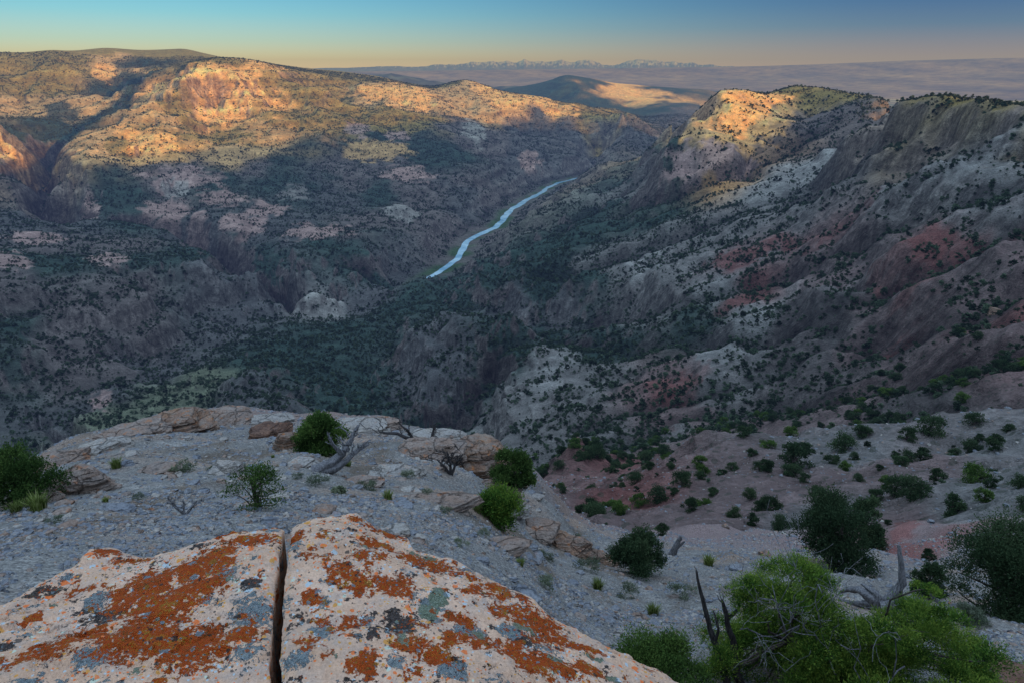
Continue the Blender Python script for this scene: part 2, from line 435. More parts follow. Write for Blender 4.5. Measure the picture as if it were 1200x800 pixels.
class NT:
    """small node-tree writer"""
    def __init__(s, name, world=False):
        if world: s.m = bpy.data.worlds.new(name)
        else: s.m = bpy.data.materials.new(name)
        s.m.use_nodes = True; s.t = s.m.node_tree; s.t.nodes.clear()
    def n(s, typ, **kw):
        nd = s.t.nodes.new(typ)
        for k, v in kw.items():
            if k.startswith('i_'):
                key = k[2:]
                key = int(key) if key.isdigit() else key.replace('_', ' ')
                s.put(nd.inputs[key], v)
            else: setattr(nd, k, v)
        return nd
    def put(s, sock, v):
        if isinstance(v, bpy.types.Node): v = v.outputs[0]
        if isinstance(v, bpy.types.NodeSocket): s.t.links.new(v, sock)
        elif isinstance(v, (tuple, list)) and sock.type == 'RGBA' and len(v) == 3: sock.default_value = (*v, 1)
        else: sock.default_value = v
    def math(s, op, a, b=None, c=None, clamp=False):
        nd = s.t.nodes.new('ShaderNodeMath'); nd.operation = op; nd.use_clamp = clamp
        for i, v in enumerate((a, b, c)):
            if v is not None: s.put(nd.inputs[i], v)
        return nd.outputs[0]
    def mix(s, f, a, b, mode='MIX'):
        nd = s.t.nodes.new('ShaderNodeMix'); nd.data_type = 'RGBA'; nd.blend_type = mode
        s.put(nd.inputs[0], f); s.put(nd.inputs[6], a); s.put(nd.inputs[7], b)
        return nd.outputs[2]
    def ramp(s, f, *st, interp='LINEAR'):
        nd = s.t.nodes.new('ShaderNodeValToRGB'); cr = nd.color_ramp; cr.interpolation = interp
        while len(cr.elements) < len(st): cr.elements.new(0.5)
        for e, (p, c) in zip(cr.elements, st):
            e.position = p; e.color = (*c, 1) if isinstance(c, (tuple, list)) else (c, c, c, 1)
        s.put(nd.inputs[0], f); return nd.outputs[0]
    def noise(s, vec, scale, detail=3, rough=.55, dist=0.0):
        nd = s.n('ShaderNodeTexNoise'); s.put(nd.inputs['Vector'], vec)
        nd.inputs['Scale'].default_value = scale; nd.inputs['Detail'].default_value = detail
        nd.inputs['Roughness'].default_value = rough; nd.inputs['Distortion'].default_value = dist
        return nd.outputs['Fac']
    def voro(s, vec, scale, feature='F1', out='Distance', rnd=1.0):
        nd = s.n('ShaderNodeTexVoronoi', feature=feature); s.put(nd.inputs['Vector'], vec)
        nd.inputs['Scale'].default_value = scale; nd.inputs['Randomness'].default_value = rnd
        return nd.outputs[out]
    def attr(s, name, out='Color'):
        return s.n('ShaderNodeAttribute', attribute_name=name).outputs[out]
    def bump(s, h, strength=.5, dist=1.0, normal=None):
        nd = s.n('ShaderNodeBump'); s.put(nd.inputs['Height'], h)
        nd.inputs['Strength'].default_value = strength; nd.inputs['Distance'].default_value = dist
        if normal: s.put(nd.inputs['Normal'], normal)
        return nd.outputs[0]
    def out(s, color, rough=.9, normal=None, spec=.25, **kw):
        b = s.n('ShaderNodeBsdfPrincipled'); s.put(b.inputs['Base Color'], color); s.put(b.inputs['Roughness'], rough)
        b.inputs['Specular IOR Level'].default_value = spec
        if normal: s.put(b.inputs['Normal'], normal)
        for k, v in kw.items(): s.put(b.inputs[k.replace('_', ' ')], v)
        o = s.n('ShaderNodeOutputMaterial'); s.t.links.new(b.outputs[0], o.inputs[0]); return s.m
    def pos(s): return s.n('ShaderNodeNewGeometry').outputs['Position']
    def obj(s): return s.n('ShaderNodeTexCoord').outputs['Object']
    def scale(s, vec, sx, sy, sz):
        nd = s.n('ShaderNodeVectorMath', operation='MULTIPLY'); s.put(nd.inputs[0], vec); nd.inputs[1].default_value = (sx, sy, sz); return nd.outputs[0]

# ------------------------------------------------------------------ sun and sky
SUN_EL = 5.5
SX, SY = 0.65, -0.76          # horizontal direction towards the sun
sun_d = bpy.data.lights.new("sun", 'SUN'); sun_d.energy = 5.0; sun_d.angle = R(0.53); sun_d.color = (1.0, .57, .19)
sun = bpy.data.objects.new("sun", sun_d); COL.objects.link(sun)
sv = Vector((SX * math.cos(R(SUN_EL)), SY * math.cos(R(SUN_EL)), math.sin(R(SUN_EL)))).normalized()
sun.rotation_euler = sv.to_track_quat('Z', 'Y').to_euler()

w = NT("World", world=True); sc.world = w.m
sky = w.n('ShaderNodeTexSky', sky_type='NISHITA', sun_disc=False, sun_elevation=R(SUN_EL), sun_rotation=math.atan2(SX, SY), altitude=2000)
sky.air_density = 1.0; sky.dust_density = 1.0; sky.ozone_density = 2.0
gv = w.n('ShaderNodeTexCoord').outputs['Generated']
sep = w.n('ShaderNodeSeparateXYZ'); w.put(sep.inputs[0], gv)
zz = sep.outputs['Z']
LEFT = w.ramp(zz, (0.0, (.95,.82,.98)), (.015, (.78,.80,1.02)), (.035, (.50,.74,1.02)), (.065, (.24,.64,1.02)), (.10, (.10,.47,.90)), (.35, (.44,.66,1.0)), (1.0, (.95,1.28,1.86)))
RIGHT = w.ramp(zz, (0.0, (.42,.29,.34)), (.02, (.27,.22,.34)), (.05, (.085,.165,.36)), (.075, (.036,.120,.34)), (.10, (.022,.092,.31)), (.35, (.40,.56,.86)), (1.0, (.95,1.28,1.86)))
az = w.n('ShaderNodeMapRange', interpolation_type='SMOOTHSTEP'); w.put(az.inputs[0], sep.outputs['X'])
az.inputs[1].default_value = -.50; az.inputs[2].default_value = .52
grad = w.mix(az.outputs[0], LEFT, RIGHT)
bg1 = w.n('ShaderNodeBackground'); w.put(bg1.inputs[0], sky.outputs[0]); bg1.inputs[1].default_value = 0.012
bg2 = w.n('ShaderNodeBackground'); w.put(bg2.inputs[0], grad); bg2.inputs[1].default_value = 1.0
add = w.n('ShaderNodeAddShader'); w.t.links.new(bg1.outputs[0], add.inputs[0]); w.t.links.new(bg2.outputs[0], add.inputs[1])
wo = w.n('ShaderNodeOutputWorld'); w.t.links.new(add.outputs[0], wo.inputs[0])
sc.view_settings.view_transform = 'Standard'; sc.view_settings.look = 'None'; sc.view_settings.exposure = 0

# ------------------------------------------------------------------ ground colour, painted from the same survey
CLS = {
 'forest_shade': (.034,.060,.046), 'scrub': (.105,.110,.075), 'grey': (.195,.180,.162), 'pale': (.28,.265,.24), 'pink': (.205,.145,.130), 'red': (.22,.095,.080),
 'mauve': (.125,.106,.096), 'tan': (.52,.32,.14), 'sunlit_cliff': (.86,.44,.15), 'olive': (.25,.18,.055), 'band': (.27,.205,.155), 'dark': (.085,.085,.08), 'meadow': (.135,.15,.095), 'rosy': (.36,.24,.21), 'gorge': (.098,.096,.092)}  # warm rock and mesa-top classes are brightened: low sun put into the colour
CP_ = []
def cpt(cls, *pts):
    for px, py, r in pts:
        a, t = ray(px, py); CP_.append((a, math.log(r), CLS[cls]))
cpt('olive', (30,80,4300),(170,66,4700),(300,78,4300),(400,90,4300),(440,96,4100),(520,101,4300),(0,70,4500),(100,65,4700),(250,68,4900),(330,80,4800),(60,90,4200),(280,130,3000),(200,165,2700),(350,120,3300),(420,140,3200),(480,140,3200),(250,95,3600),(650,130,3900),(700,136,3850),(380,95,4200))  # sunlit tops: grazing sunlight painted into the ground colour
cpt('tan', (0,120,3700),(130,80,4350),(100,130,3500),(20,160,2550),(130,165,2700),(250,178,2530),(190,140,2950),(440,115,3700),(490,115,3700),(540,105,4100),(560,125,3700),(300,170,2600),(850,135,1600),(880,130,1600),(820,150,1700),(740,112,6200))
cpt('sunlit_cliff', (230,95,3250),(270,95,3300),(320,97,3400),(290,115,3150),(240,125,3050),(170,170,2600),(600,118,4000),(640,125,3900),(470,108,3800),(840,150,1560))
cpt('olive', (930,103,2000),(1000,112,1800),(1110,114,900),(1200,128,700),(1150,120,800))
cpt('forest_shade', (150,120,3800),(120,140,3400),(80,160,3000),(330,190,2450),(450,180,2650),(520,190,2600),(150,215,2100),(350,215,2100))
cpt('mauve', (30,200,2400),(50,280,1500),(150,290,1400),(420,245,1750),(480,230,2000),(550,220,2250),(500,260,1700),(560,250,1900),(100,370,1000),(60,400,900),(150,340,1100),(0,350,1050),(580,180,3000),(540,165,3150),(420,200,2300),(300,205,2250),(200,205,2200))
cpt('dark', (210,260,1700),(330,255,1650),(90,240,1850),(470,290,1400),(30,240,1750),(550,235,2150),(380,225,2050))
cpt('sunlit_cliff', (735,112,6250),(720,108,6400),(755,115,6000))
cpt('pink', (900,480,300),(1000,470,300),(800,470,400),(1050,440,330))
cpt('sunlit_cliff', (845,112,1640),(870,112,1660),(860,135,1560),(830,150,1450),(890,150,1480))  # sunlit face of the right hill, its glow painted into the rock colour
cpt('forest_shade', (640,98,6500),(600,110,6200),(665,95,6300),(700,97,6500),(780,108,6600),(650,115,5800),(760,128,5000),(700,130,5200))
cpt('forest_shade', (170,105,4000),(190,92,4100),(140,132,3350),(100,158,2950),(70,140,3300),(260,215,2150),(160,255,1750),(330,215,2100),(430,215,2150),(80,310,1250),(20,380,950),(600,420,640),(560,350,1050),(760,250,1180),(640,370,850),(820,380,600),(700,320,950))  # first points: valley shadow painted with the dark vegetation colour
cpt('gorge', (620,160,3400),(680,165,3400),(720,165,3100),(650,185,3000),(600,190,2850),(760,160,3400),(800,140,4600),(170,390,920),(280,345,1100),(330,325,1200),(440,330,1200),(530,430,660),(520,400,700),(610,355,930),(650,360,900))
cpt('forest_shade', (300,280,1450),(400,275,1550),(240,300,1300),(150,310,1250),(440,300,1350),(350,400,850),(300,400,850),(420,420,700),(450,450,560),(400,370,1000),(480,345,1100),(560,330,1150),(620,310,1120),(660,280,1200),(700,250,1350),(640,330,980),(500,470,560),(400,470,550),(740,210,1700),(780,230,1400),(700,400,650),(620,380,800))
cpt('meadow', (180,470,700),(120,490,650),(60,510,600),(220,455,740))
cpt('dark', (300,455,600),(330,475,560),(50,470,750),(100,450,760),(20,520,600))
cpt('pale', (378,358,1130),(930,200,1080),(1160,215,620),(1190,225,590),(940,190,1150),(890,345,560),(860,370,510),(640,410,600),(830,340,670),(890,400,500),(760,300,900),(740,220,1600),(1120,205,720))
cpt('grey', (800,300,850),(750,340,800),(720,310,950),(860,260,950),(960,230,880),(1060,230,720),(1150,250,560),(900,300,750),(850,440,430),(900,430,430),(680,440,540),(650,470,470),(600,480,480),(1000,350,520),(760,450,430),(700,500,360),(730,285,1000),(800,190,1500))
cpt('pink', (870,300,780),(950,290,700),(1050,300,500),(850,310,750),(1000,320,560),(1100,340,440),(800,440,450),(780,420,480),(1150,330,400),(1180,400,300),(1000,400,430),(900,550,80),(850,580,65),(1000,550,85),(1050,620,45),(1040,600,52),(1100,520,90),(800,600,55),(640,590,80),(700,590,70))
cpt('red', (800,455,430),(1100,280,540),(920,280,760),(1060,360,430),(780,440,460),(1150,290,480),(830,520,200),(1060,630,42),(1035,640,42),(720,580,78),(1200,380,320),(870,330,640))
cpt('mauve', (950,400,460),(1050,420,380),(950,450,380),(1100,460,260),(930,380,490),(1000,470,320),(900,150,1450),(950,140,1550),(1000,160,1300))
cpt('band', (1100,155,840),(1170,175,730),(1050,145,1000),(1200,190,660))
cpt('grey', (1150,510,95),(1180,560,60),(1000,520,95),(1150,620,38),(950,600,55),(1120,580,55),(980,650,28))
C_A = np.array([c[0] for c in CP_]); C_U = np.array([c[1] for c in CP_]); C_C = np.array([c[2] for c in CP_])
def region_color(x, y):
    sh = x.shape; x = x.ravel(); y = y.ravel()
    r = np.hypot(x, y); a = np.arctan2(x, y); u = np.log(np.maximum(r, 2))
    s = r * .12
    a = a + .06 * fbm(x / 45, y / 45, 201, 4) * np.minimum(1, 300 / r) + .05 * fbm(x / 260, y / 260, 203, 4)
    u = u + .18 * fbm(x / 45, y / 45, 205, 4) * np.minimum(1, 300 / r) + .16 * fbm(x / 260, y / 260, 207, 4)
    out = np.empty((len(x), 3))
    for i in range(0, len(x), 20000):
        d2 = ((a[i:i+20000, None] - C_A) * 9) ** 2 + ((u[i:i+20000, None] - C_U) * 4.0) ** 2
        w_ = 1 / (d2 + .004) ** 2.6
        out[i:i+20000] = (w_ @ C_C) / w_.sum(1)[:, None]
    return out.reshape(*sh, 3)
sk = 3
RC = region_color(X[::sk, ::sk], Y[::sk, ::sk])
def up(G):
    iy = np.minimum(np.arange(NU) / sk, G.shape[0] - 1.001); ix = np.minimum(np.arange(NA) / sk, G.shape[1] - 1.001)
    y0 = iy.astype(int); x0 = ix.astype(int); fy = (iy - y0)[:, None, None]; fx = (ix - x0)[None, :, None]
    y1 = np.minimum(y0 + 1, G.shape[0] - 1); x1 = np.minimum(x0 + 1, G.shape[1] - 1)
    return (G[y0][:, x0] * (1 - fx) + G[y0][:, x1] * fx) * (1 - fy) + (G[y1][:, x0] * (1 - fx) + G[y1][:, x1] * fx) * fy
CR = up(RC)
PATCH = [(852,138,1520,66,20,'sunlit_cliff'),(850,124,1600,66,26,'sunlit_cliff'),(905,120,1780,30,8,'sunlit_cliff'),(815,158,1480,30,14,'tan'),(270,92,3300,52,6,'sunlit_cliff'),(290,125,3050,50,12,'sunlit_cliff'),(170,165,2620,40,10,'sunlit_cliff'),(70,135,3500,20,6,'forest_shade'),(330,100,3420,30,4,'olive'),(380,112,3700,40,6,'olive'),(250,158,2750,40,10,'olive'),(340,140,3000,40,10,'olive'),(210,130,2980,22,6,'olive'),(140,172,2600,16,6,'olive'),(440,112,3720,20,7,'sunlit_cliff'),(492,114,3700,20,7,'sunlit_cliff'),(450,150,3000,40,5,'olive'),(650,128,3850,26,3,'sunlit_cliff'),(600,123,3900,16,4,'sunlit_cliff'),(10,158,2600,24,8,'sunlit_cliff'),(60,100,4000,30,8,'olive'),(122,82,4250,14,6,'sunlit_cliff'),(150,100,4000,30,8,'forest_shade'),(210,205,2200,45,8,'rosy'),(310,237,1850,28,7,'rosy'),(262,226,2000,30,5,'rosy'),(205,212,2100,16,7,'pale'),(190,234,1920,30,7,'rosy'),(470,243,1850,20,8,'pale'),(130,318,1250,26,9,'rosy'),(12,318,1200,28,9,'rosy'),(40,271,1550,42,3,'rosy'),(372,262,1600,40,5,'rosy'),(285,250,1720,26,4,'rosy'),
 (622,193,2850,14,10,'rosy'),(450,190,2450,30,4,'mauve'),(100,222,2000,12,12,'rosy'),(378,358,1130,26,14,'pale'),(440,180,2600,40,4,'tan'),(420,150,2900,16,6,'rosy'),(465,156,2850,14,6,'rosy'),(585,120,4000,30,4,'sunlit_cliff'),(555,158,3100,14,14,'pale'),(480,205,2300,30,5,'rosy'),(230,255,1780,16,4,'rosy'),(345,225,2050,20,4,'grey'),(500,225,2150,24,6,'mauve'),(115,452,770,14,4,'rosy'),(132,405,860,20,3,'mauve'),
 (640,415,610,18,8,'grey'),(890,350,560,30,10,'pale'),(850,402,500,36,18,'pale'),(930,200,1080,12,12,'pale'),(1165,215,620,44,10,'pale'),(830,200,1350,60,3,'rosy'),(760,212,1600,44,12,'grey'),(700,285,1000,30,8,'grey'),(790,320,800,50,14,'grey'),(1010,255,720,60,7,'grey'),(900,230,1000,50,8,'grey'),(1150,520,92,50,8,'grey'),(1160,560,62,40,10,'grey'),(795,500,330,20,6,'grey'),
 (870,300,780,40,8,'red'),(1060,300,520,40,10,'red'),(1110,282,520,14,6,'red'),(800,440,450,22,18,'red'),(1060,625,44,18,30,'red'),(960,560,72,50,10,'pink'),(1040,360,430,60,8,'pink'),(720,585,76,24,10,'red'),(980,275,720,40,5,'red'),(1150,400,320,44,6,'pink')]
for px, py, r, rx, ry, cl_ in PATCH:
    a0, t0 = ray(px, py); a1_, _ = ray(px + rx, py)
    # length along the line of sight that spans ry picture pixels on this ground
    iz = np.searchsorted(GU, math.log(r)); ja = int((a0 + AZ0) / (2 * AZ0) * (NA - 1)); tz = Z[:, ja] / RR[:, ja]
    dl = ry / F / max(abs(tz[min(iz + 25, NU - 1)] - tz[max(iz - 25, 0)]) / (GU[25] - GU[0]) / 2, .04); dl = min(max(dl, .05), .12)
    k_ = np.where(np.abs(GU - math.log(r)) < dl * 3)[0]; q_ = slice(k_[0], k_[-1] + 1)
    sc_ = r * .02
    e = ((A[q_] - a0) / abs(a1_ - a0)) ** 2 + ((U[q_] - math.log(r)) / dl) ** 2
    e = e + 1.1 * fbm(X[q_] / sc_, Y[q_] / sc_, 330, 4) * 1.6
    m_ = (1 - sstep(.5, 1.25, e)) * .85
    CR[q_] = CR[q_] * (1 - m_[..., None]) + np.array(CLS[cl_]) * m_[..., None]
lum = CR.mean(-1)
gx, gy = grads(blur(Z, 1)); SL = np.hypot(gx, gy)
lum = CR.mean(-1)
# hard rock shows where it is steep
rock = sstep(.62, 1.1, SL + .25 * perlin(X / 25, Y / 25, 301)) * farm
hue = CR / (lum[..., None] + 1e-6); brown = np.array([1.16, .97, .87]); hue = np.where((hue[..., :1] < 1.0), brown, hue * .6 + brown * .4)
rockc = hue * (.10 + .38 * lum)[..., None]
bed = .5 + .5 * np.sin(Z / 5.3 * 6.28 + 2 * perlin(X / 80, Y / 80, 303))
rockc = rockc * (.78 + .4 * bed)[..., None]
CR = CR * (1 - rock[..., None]) + rockc * rock[..., None]
# hollows carry scrub and are darker, spurs paler
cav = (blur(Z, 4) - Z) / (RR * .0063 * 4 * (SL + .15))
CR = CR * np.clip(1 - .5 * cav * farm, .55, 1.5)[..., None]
bz_ = Z + 5 * perlin(X / 150, Y / 150, 321)
_b = .65 * np.sin(bz_ / 4.6) + .5 * np.sin(bz_ / 11.3 + 1.7)
CR = CR * (1 + .42 * _b * sstep(1500, 2000, RR) * sstep(.22, .6, SL))[..., None]
mot = fbm(X / 22, Y / 22, 305, 4)
CR = CR * (1 + .35 * mot * farm)[..., None]
# river banks: green willows, wet sand
bank = (1 - sstep(14, 40, RDn)) * (.15 + .85 * sstep(-.1, .3, perlin(X / 80, Y / 80, 311)))
CR = CR * (1 - bank[..., None]) + np.array([.045, .085, .035]) * bank[..., None]
dr = np.exp(-(DRAIN / 1.3) ** 2); CR = CR * (1 - .55 * dr[..., None])  # darker along carved drainages: scrub, and slot shade painted into the colour
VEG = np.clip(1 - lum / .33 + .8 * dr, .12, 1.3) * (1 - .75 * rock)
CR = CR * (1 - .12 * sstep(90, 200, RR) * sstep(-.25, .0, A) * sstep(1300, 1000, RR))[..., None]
CR = np.clip(CR, .01, .8)

def terr_mat(name):
    m = NT(name)
    c = m.attr('col'); P_ = m.pos()
    n1 = m.noise(P_, .9, 6, .65); n2 = m.noise(P_, .11, 6, .65); n3 = m.noise(P_, 6.0, 3, .6); n4 = m.noise(P_, .022, 5, .62)
    f = m.math('ADD', m.math('MULTIPLY', n1, .38), m.math('ADD', m.math('MULTIPLY', n2, .42), m.math('MULTIPLY', n4, .30)))
    val = m.ramp(f, (.36, .42), (.54, .95), (.72, 1.75))
    c1 = m.mix(1.0, c, val, 'MULTIPLY')
    # steep faces: bedded and jointed rock
    gn = m.n('ShaderNodeSeparateXYZ'); m.put(gn.inputs[0], m.n('ShaderNodeNewGeometry').outputs['Normal'])
    steep = m.ramp(gn.outputs['Z'], (.55, 1.0), (.86, 0.0))
    jn = m.noise(m.scale(P_, .10, .10, .028), 1.0, 6, .68, .6); bd = m.noise(m.scale(P_, .012, .012, .22), 1.0, 5, .6, .3)
    rk = m.ramp(m.math('ADD', m.math('MULTIPLY', jn, .85), m.math('MULTIPLY', bd, .2)), (.40, .50), (.53, .95), (.66, 1.5))
    c1 = m.mix(steep, c1, m.mix(1.0, c1, rk, 'MULTIPLY'))
    # low bushes and grass clumps that are too small to stand as objects
    v = m.voro(P_, .55); sp = m.math('LESS_THAN', m.math('ADD', v, m.math('MULTIPLY', n3, .25)), .38)
    c2 = m.mix(m.math('MULTIPLY', sp, .55), c1, (.055, .065, .045))
    h = m.math('ADD', m.math('MULTIPLY', n1, 1.2), m.math('ADD', m.math('MULTIPLY', n2, 7.0), m.math('MULTIPLY', n4, 16.0)))
    h = m.math('ADD', h, m.math('MULTIPLY', steep, m.math('ADD', m.math('MULTIPLY', jn, 16.0), m.math('MULTIPLY', m.voro(m.scale(P_, 1, 1, .4), .16), 3.0))))
    b = m.bump(h, 1.0, 1.0)
    return m.out(c2, .95, b, .1)
M_TERR = terr_mat('desert_slope')

def gmat():
    m = NT('shale_gravel')
    P_ = m.pos(); c = m.attr('col')
    v1 = m.voro(P_, 22, out='Color'); v2 = m.voro(P_, 60, out='Color'); d1 = m.voro(P_, 22); d2 = m.voro(P_, 60)
    g1 = m.n('ShaderNodeRGBToBW'); m.put(g1.inputs[0], v1); g2 = m.n('ShaderNodeRGBToBW'); m.put(g2.inputs[0], v2)
    n = m.noise(P_, 1.3, 5, .6)
    val = m.math('ADD', m.math('MULTIPLY', g1, .55), m.math('MULTIPLY', g2, .65))
    val = m.ramp(val, (.25, .50), (.6, 1.0), (.95, 1.75))
    c1 = m.mix(1, c, val, 'MULTIPLY')
    c1 = m.mix(m.ramp(n, (.55, 0.), (.75, .45)), c1, (.26, .20, .16))
    h = m.math('SUBTRACT', m.math('MULTIPLY', g1, .035), m.math('ADD', m.math('MULTIPLY', d1, .5), m.math('MULTIPLY', d2, .12)))
    h = m.math('ADD', h, m.math('MULTIPLY', n, .12))
    return m.out(c1, .9, m.bump(h, .8, .06), .2)
M_GRAV = gmat()

# knoll / gorge split at a fixed range
iS = int(np.searchsorted(GU, math.log(45.0)))
_so = sstep(.0, .35, fbm(X[:iS+1] / 1.6, Y[:iS+1] / 4.0, 411, 5)); _pl = sstep(.15, .4, fbm(X[:iS+1] / .9, Y[:iS+1] / .5, 413, 4))
GC = np.array([.180, .168, .148]) * (1 + .30 * fbm(X[:iS+1] / 3.0, Y[:iS+1] / 3.0, 401, 4))[..., None]
GC = GC * (1 - .40 * _so[..., None] * np.array([.7, 1.0, 1.25])) * (1 + .35 * _pl[..., None])
orn = sstep(.05, .45, fbm(X[:iS+1] / 5.0, Y[:iS+1] / 2.5, 405, 4) + sstep(19, 30, RR[:iS+1]) * .22)
GC = GC * (1 - orn[..., None] * .8) + np.array([.27, .19, .135]) * orn[..., None] * .8
pk = sstep(24, 34, RR[:iS+1])
GC = GC * (1 - pk[..., None]) + CR[:iS+1] * pk[..., None]
V = np.stack([X, Y, Z], -1)
near = link('ground', mesh_np('ground', V[:iS+1].reshape(-1, 3), gridfaces(iS + 1, NA), M_GRAV, attrs={'col': GC.reshape(-1, 3)}))
tag(near, 'grey shale gravel ground sloping away below the lichen boulder', kind='structure')
nf = NU - iS
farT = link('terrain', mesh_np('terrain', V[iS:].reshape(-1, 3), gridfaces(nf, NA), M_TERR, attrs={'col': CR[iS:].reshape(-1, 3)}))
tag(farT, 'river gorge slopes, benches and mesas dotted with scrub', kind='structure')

# ------------------------------------------------------------------ unseen high ground behind the camera, its crest shaped to shade the gorge
D0 = 700.0; TE = math.tan(R(SUN_EL)); EX, EY = -SY, SX
NEED = []
def edge(*pts):
    for px, py, r in pts:
        p = at(px, py, r); NEED.append((p.x * EX + p.y * EY, p.z + (-(p.x * SX + p.y * SY) + D0) * TE))
edge((0,205,2350),(60,186,2650),(110,183,2480),(200,181,2520),(330,180,2560),(282,152,2840),(340,133,3100),(450,139,3150),(530,144,3230),(600,128,3750),(640,133,3720),(720,140,3750),
     (700,123,5350),(755,123,5400),(790,162,1560),(850,165,1500),(880,165,1510),(925,128,1900),(970,112,1950),(1080,116,960),(1150,119,815))
if False:
    for n_ in NEED: print("need s=%.0f h=%.0f" % n_)
CREST = [(-6000,110),(120,110),(200,60),(237,39),(403,70),(482,72),(691,60),(885,60),(1006,44),(1090,30),(1138,8),(1191,-8),(1240,-12),(1300,0),(1380,25),(1452,58),(1655,72),(1737,90),(1900,112),(2438,165),(2543,137),(2797,88),(3908,190),(4080,220),(4150,470),(4560,470),(4680,200),(6000,190)]  # crest heights fitted so the shadow edges fall where wanted
def crest(s): return np.interp(s, [c[0] for c in CREST], [c[1] for c in CREST])
nb, nbr = 420, 300
ba = np.linspace(AZ0, 2 * math.pi - AZ0, nb); bu = np.linspace(U0, math.log(6000), nbr)
BA, BU = np.meshgrid(ba, bu); BR = np.exp(BU); BX = BR * np.sin(BA); BY = BR * np.cos(BA)
zr = np.interp(bu, GU, Z[:, -1])[:, None]; zl = np.interp(bu, GU, Z[:, 0])[:, None]
q = BX * SX + BY * SY; s_ = BX * EX + BY * EY
low = -3 - .25 * np.abs(s_).clip(0, 900); low = np.maximum(low, -230)
h_ = crest(s_ + 8 * perlin(BX / 60, BY / 60, 500)) + 3 * perlin(BX / 50, BY / 50, 501)
up_ = sstep(.45 * D0, D0, q)
bz = low * (1 - up_) + h_ * up_ - np.maximum(q - D0, 0) * .12
sd = np.where(BA < math.pi, BA - AZ0, 2 * math.pi - AZ0 - BA)
wb = sstep(0, .55, sd)
BZ = np.where(BA < math.pi, zr, zl) * (1 - wb) + bz * wb
BZ = BZ + (fbm(BX / 40, BY / 40, 503, 3) * np.minimum(6, BR * .05)) * sstep(0, .1, sd)
bc = np.ones((nbr, nb, 3)) * np.array([.2, .17, .13]) * (1 + .4 * fbm(BX / 30, BY / 30, 504, 3))[..., None]
back = link('hills', mesh_np('hills', np.stack([BX, BY, BZ], -1).reshape(-1, 3), gridfaces(nbr, nb), M_TERR, attrs={'col': bc.reshape(-1, 3)}))
tag(back, 'unseen scrub covered hills behind the viewpoint, crest shaped to shade the gorge', kind='structure')

# ------------------------------------------------------------------ far plain, far mesa, snow mountains
def polar_patch(name, r0, r1, nr, na, fz, fc, label, mat, a0=-1.0, a1=1.0):
    u = np.linspace(math.log(r0), math.log(r1), nr); a = np.linspace(a0, a1, na)
    a_, u_ = np.meshgrid(a, u); r_ = np.exp(u_); x = r_ * np.sin(a_); y = r_ * np.cos(a_)
    z = fz(x, y, r_, a_); c = fc(x, y, z, r_, a_)
    o = link(name, mesh_np(name, np.stack([x, y, z], -1).reshape(-1, 3), gridfaces(nr, na), mat, attrs={'col': np.clip(c, .01, .9).reshape(-1, 3)}))
    tag(o, label, kind='structure'); return o
fm = NT('far_land'); fcn = fm.noise(fm.pos(), .004, 5, .65)
M_FAR = fm.out(fm.mix(1, fm.attr('col'), fm.ramp(fcn, (.3, .6), (.7, 1.4)), 'MULTIPLY'), .95, None, .05)
def plain_z(x, y, r, a):
    return -425 + 6 * fbm(x / 1500, y / 1500, 601, 3) + 60 * sstep(-.05, -.4, a) * sstep(9000, 16000, r)
def plain_c(x, y, z, r, a):
    f = fbm(x / 1500, y / 700, 603, 5); g = sstep(.0, .25, f)
    c = np.array([.26, .175, .10]) * np.ones((*x.shape, 3)); c = c * (1 - g[..., None]) + np.array([.40, .32, .18]) * g[..., None]
    fld = sstep(.05, .3, fbm(x / 600, y / 300, 607, 3)) * sstep(19000, 12000, r)
    c = c * (1 - fld[..., None]) + np.array([.07, .10, .04]) * fld[..., None]
    return c
polar_patch('plain', 8500, 25500, 300, 500, plain_z, plain_c, 'hazy farmland plain far beyond the gorge', M_FAR)
def mesa_z(x, y, r, a):
    px = 600 + F * np.tan(a) * .937
    ys = np.interp(px, [300,450,600,750,850,900,1000,1100,1200,1400], [85,84,82,80,78.5,77,73.5,71.5,71,71])
    top = (84 - ys) / F * 21000 * .93
    k = np.clip((r - 14000) / 7000, 0, 1)
    z = -430 + (top + 430) * (k ** 1.5 * .8 + .2 * sstep(.75, .98, k)) + 60 * ridged(x / 1500, y / 3500, 611, 4) * k * (1 - k)* 2
    return np.where(r > 21000, z - (r - 21000) * .1, z)
polar_patch('far_mesa', 13500, 23000, 200, 500, mesa_z, lambda x, y, z, r, a: np.array([.20, .125, .085]) * (1 + .8 * fbm(x / 1400 + z / 200, y / 1600, 613, 5))[..., None], 'long low mesa along the right horizon', M_FAR, a0=-.45)
def peaks_z(x, y, r, a):
    px = 600 + F * np.tan(a) * .937
    en = np.interp(px, [380,430,500,560,600,640,700,760,820,900], [0,1.5,3.5,7,10,11,11,9,4,0])
    jag = .62 * ridged(a * 21, a * 0 + 3.3, 621, 4) + .38 * ridged(a * 9, a * 0 + 1.3, 622, 2)
    e = (84 - 81) + en * (.35 + .95 * jag)
    k = np.clip((r - 23500) / 2500, 0, 1)
    z = -430 + (e / F * 26000 * .93 + 430) * (k ** 1.2) + 80 * ridged(x / 900, y / 900, 623, 4) * k * (1 - k) * 3
    return np.where(r > 26000, z - (r - 26000) * .5, z)
def peaks_c(x, y, z, r, a):
    s = sstep(150, 330, z + 170 * perlin(a * 330, z / 90, 625) + 90 * perlin(a * 900, z / 60, 626))
    return np.array([.10, .10, .13]) * (1 - s[..., None]) + np.array([.32, .29, .34]) * s[..., None]
mt = polar_patch('mountains', 23400, 27500, 120, 1400, peaks_z, peaks_c, 'jagged snow capped mountains on the horizon', M_FAR, a0=-.5, a1=.5)
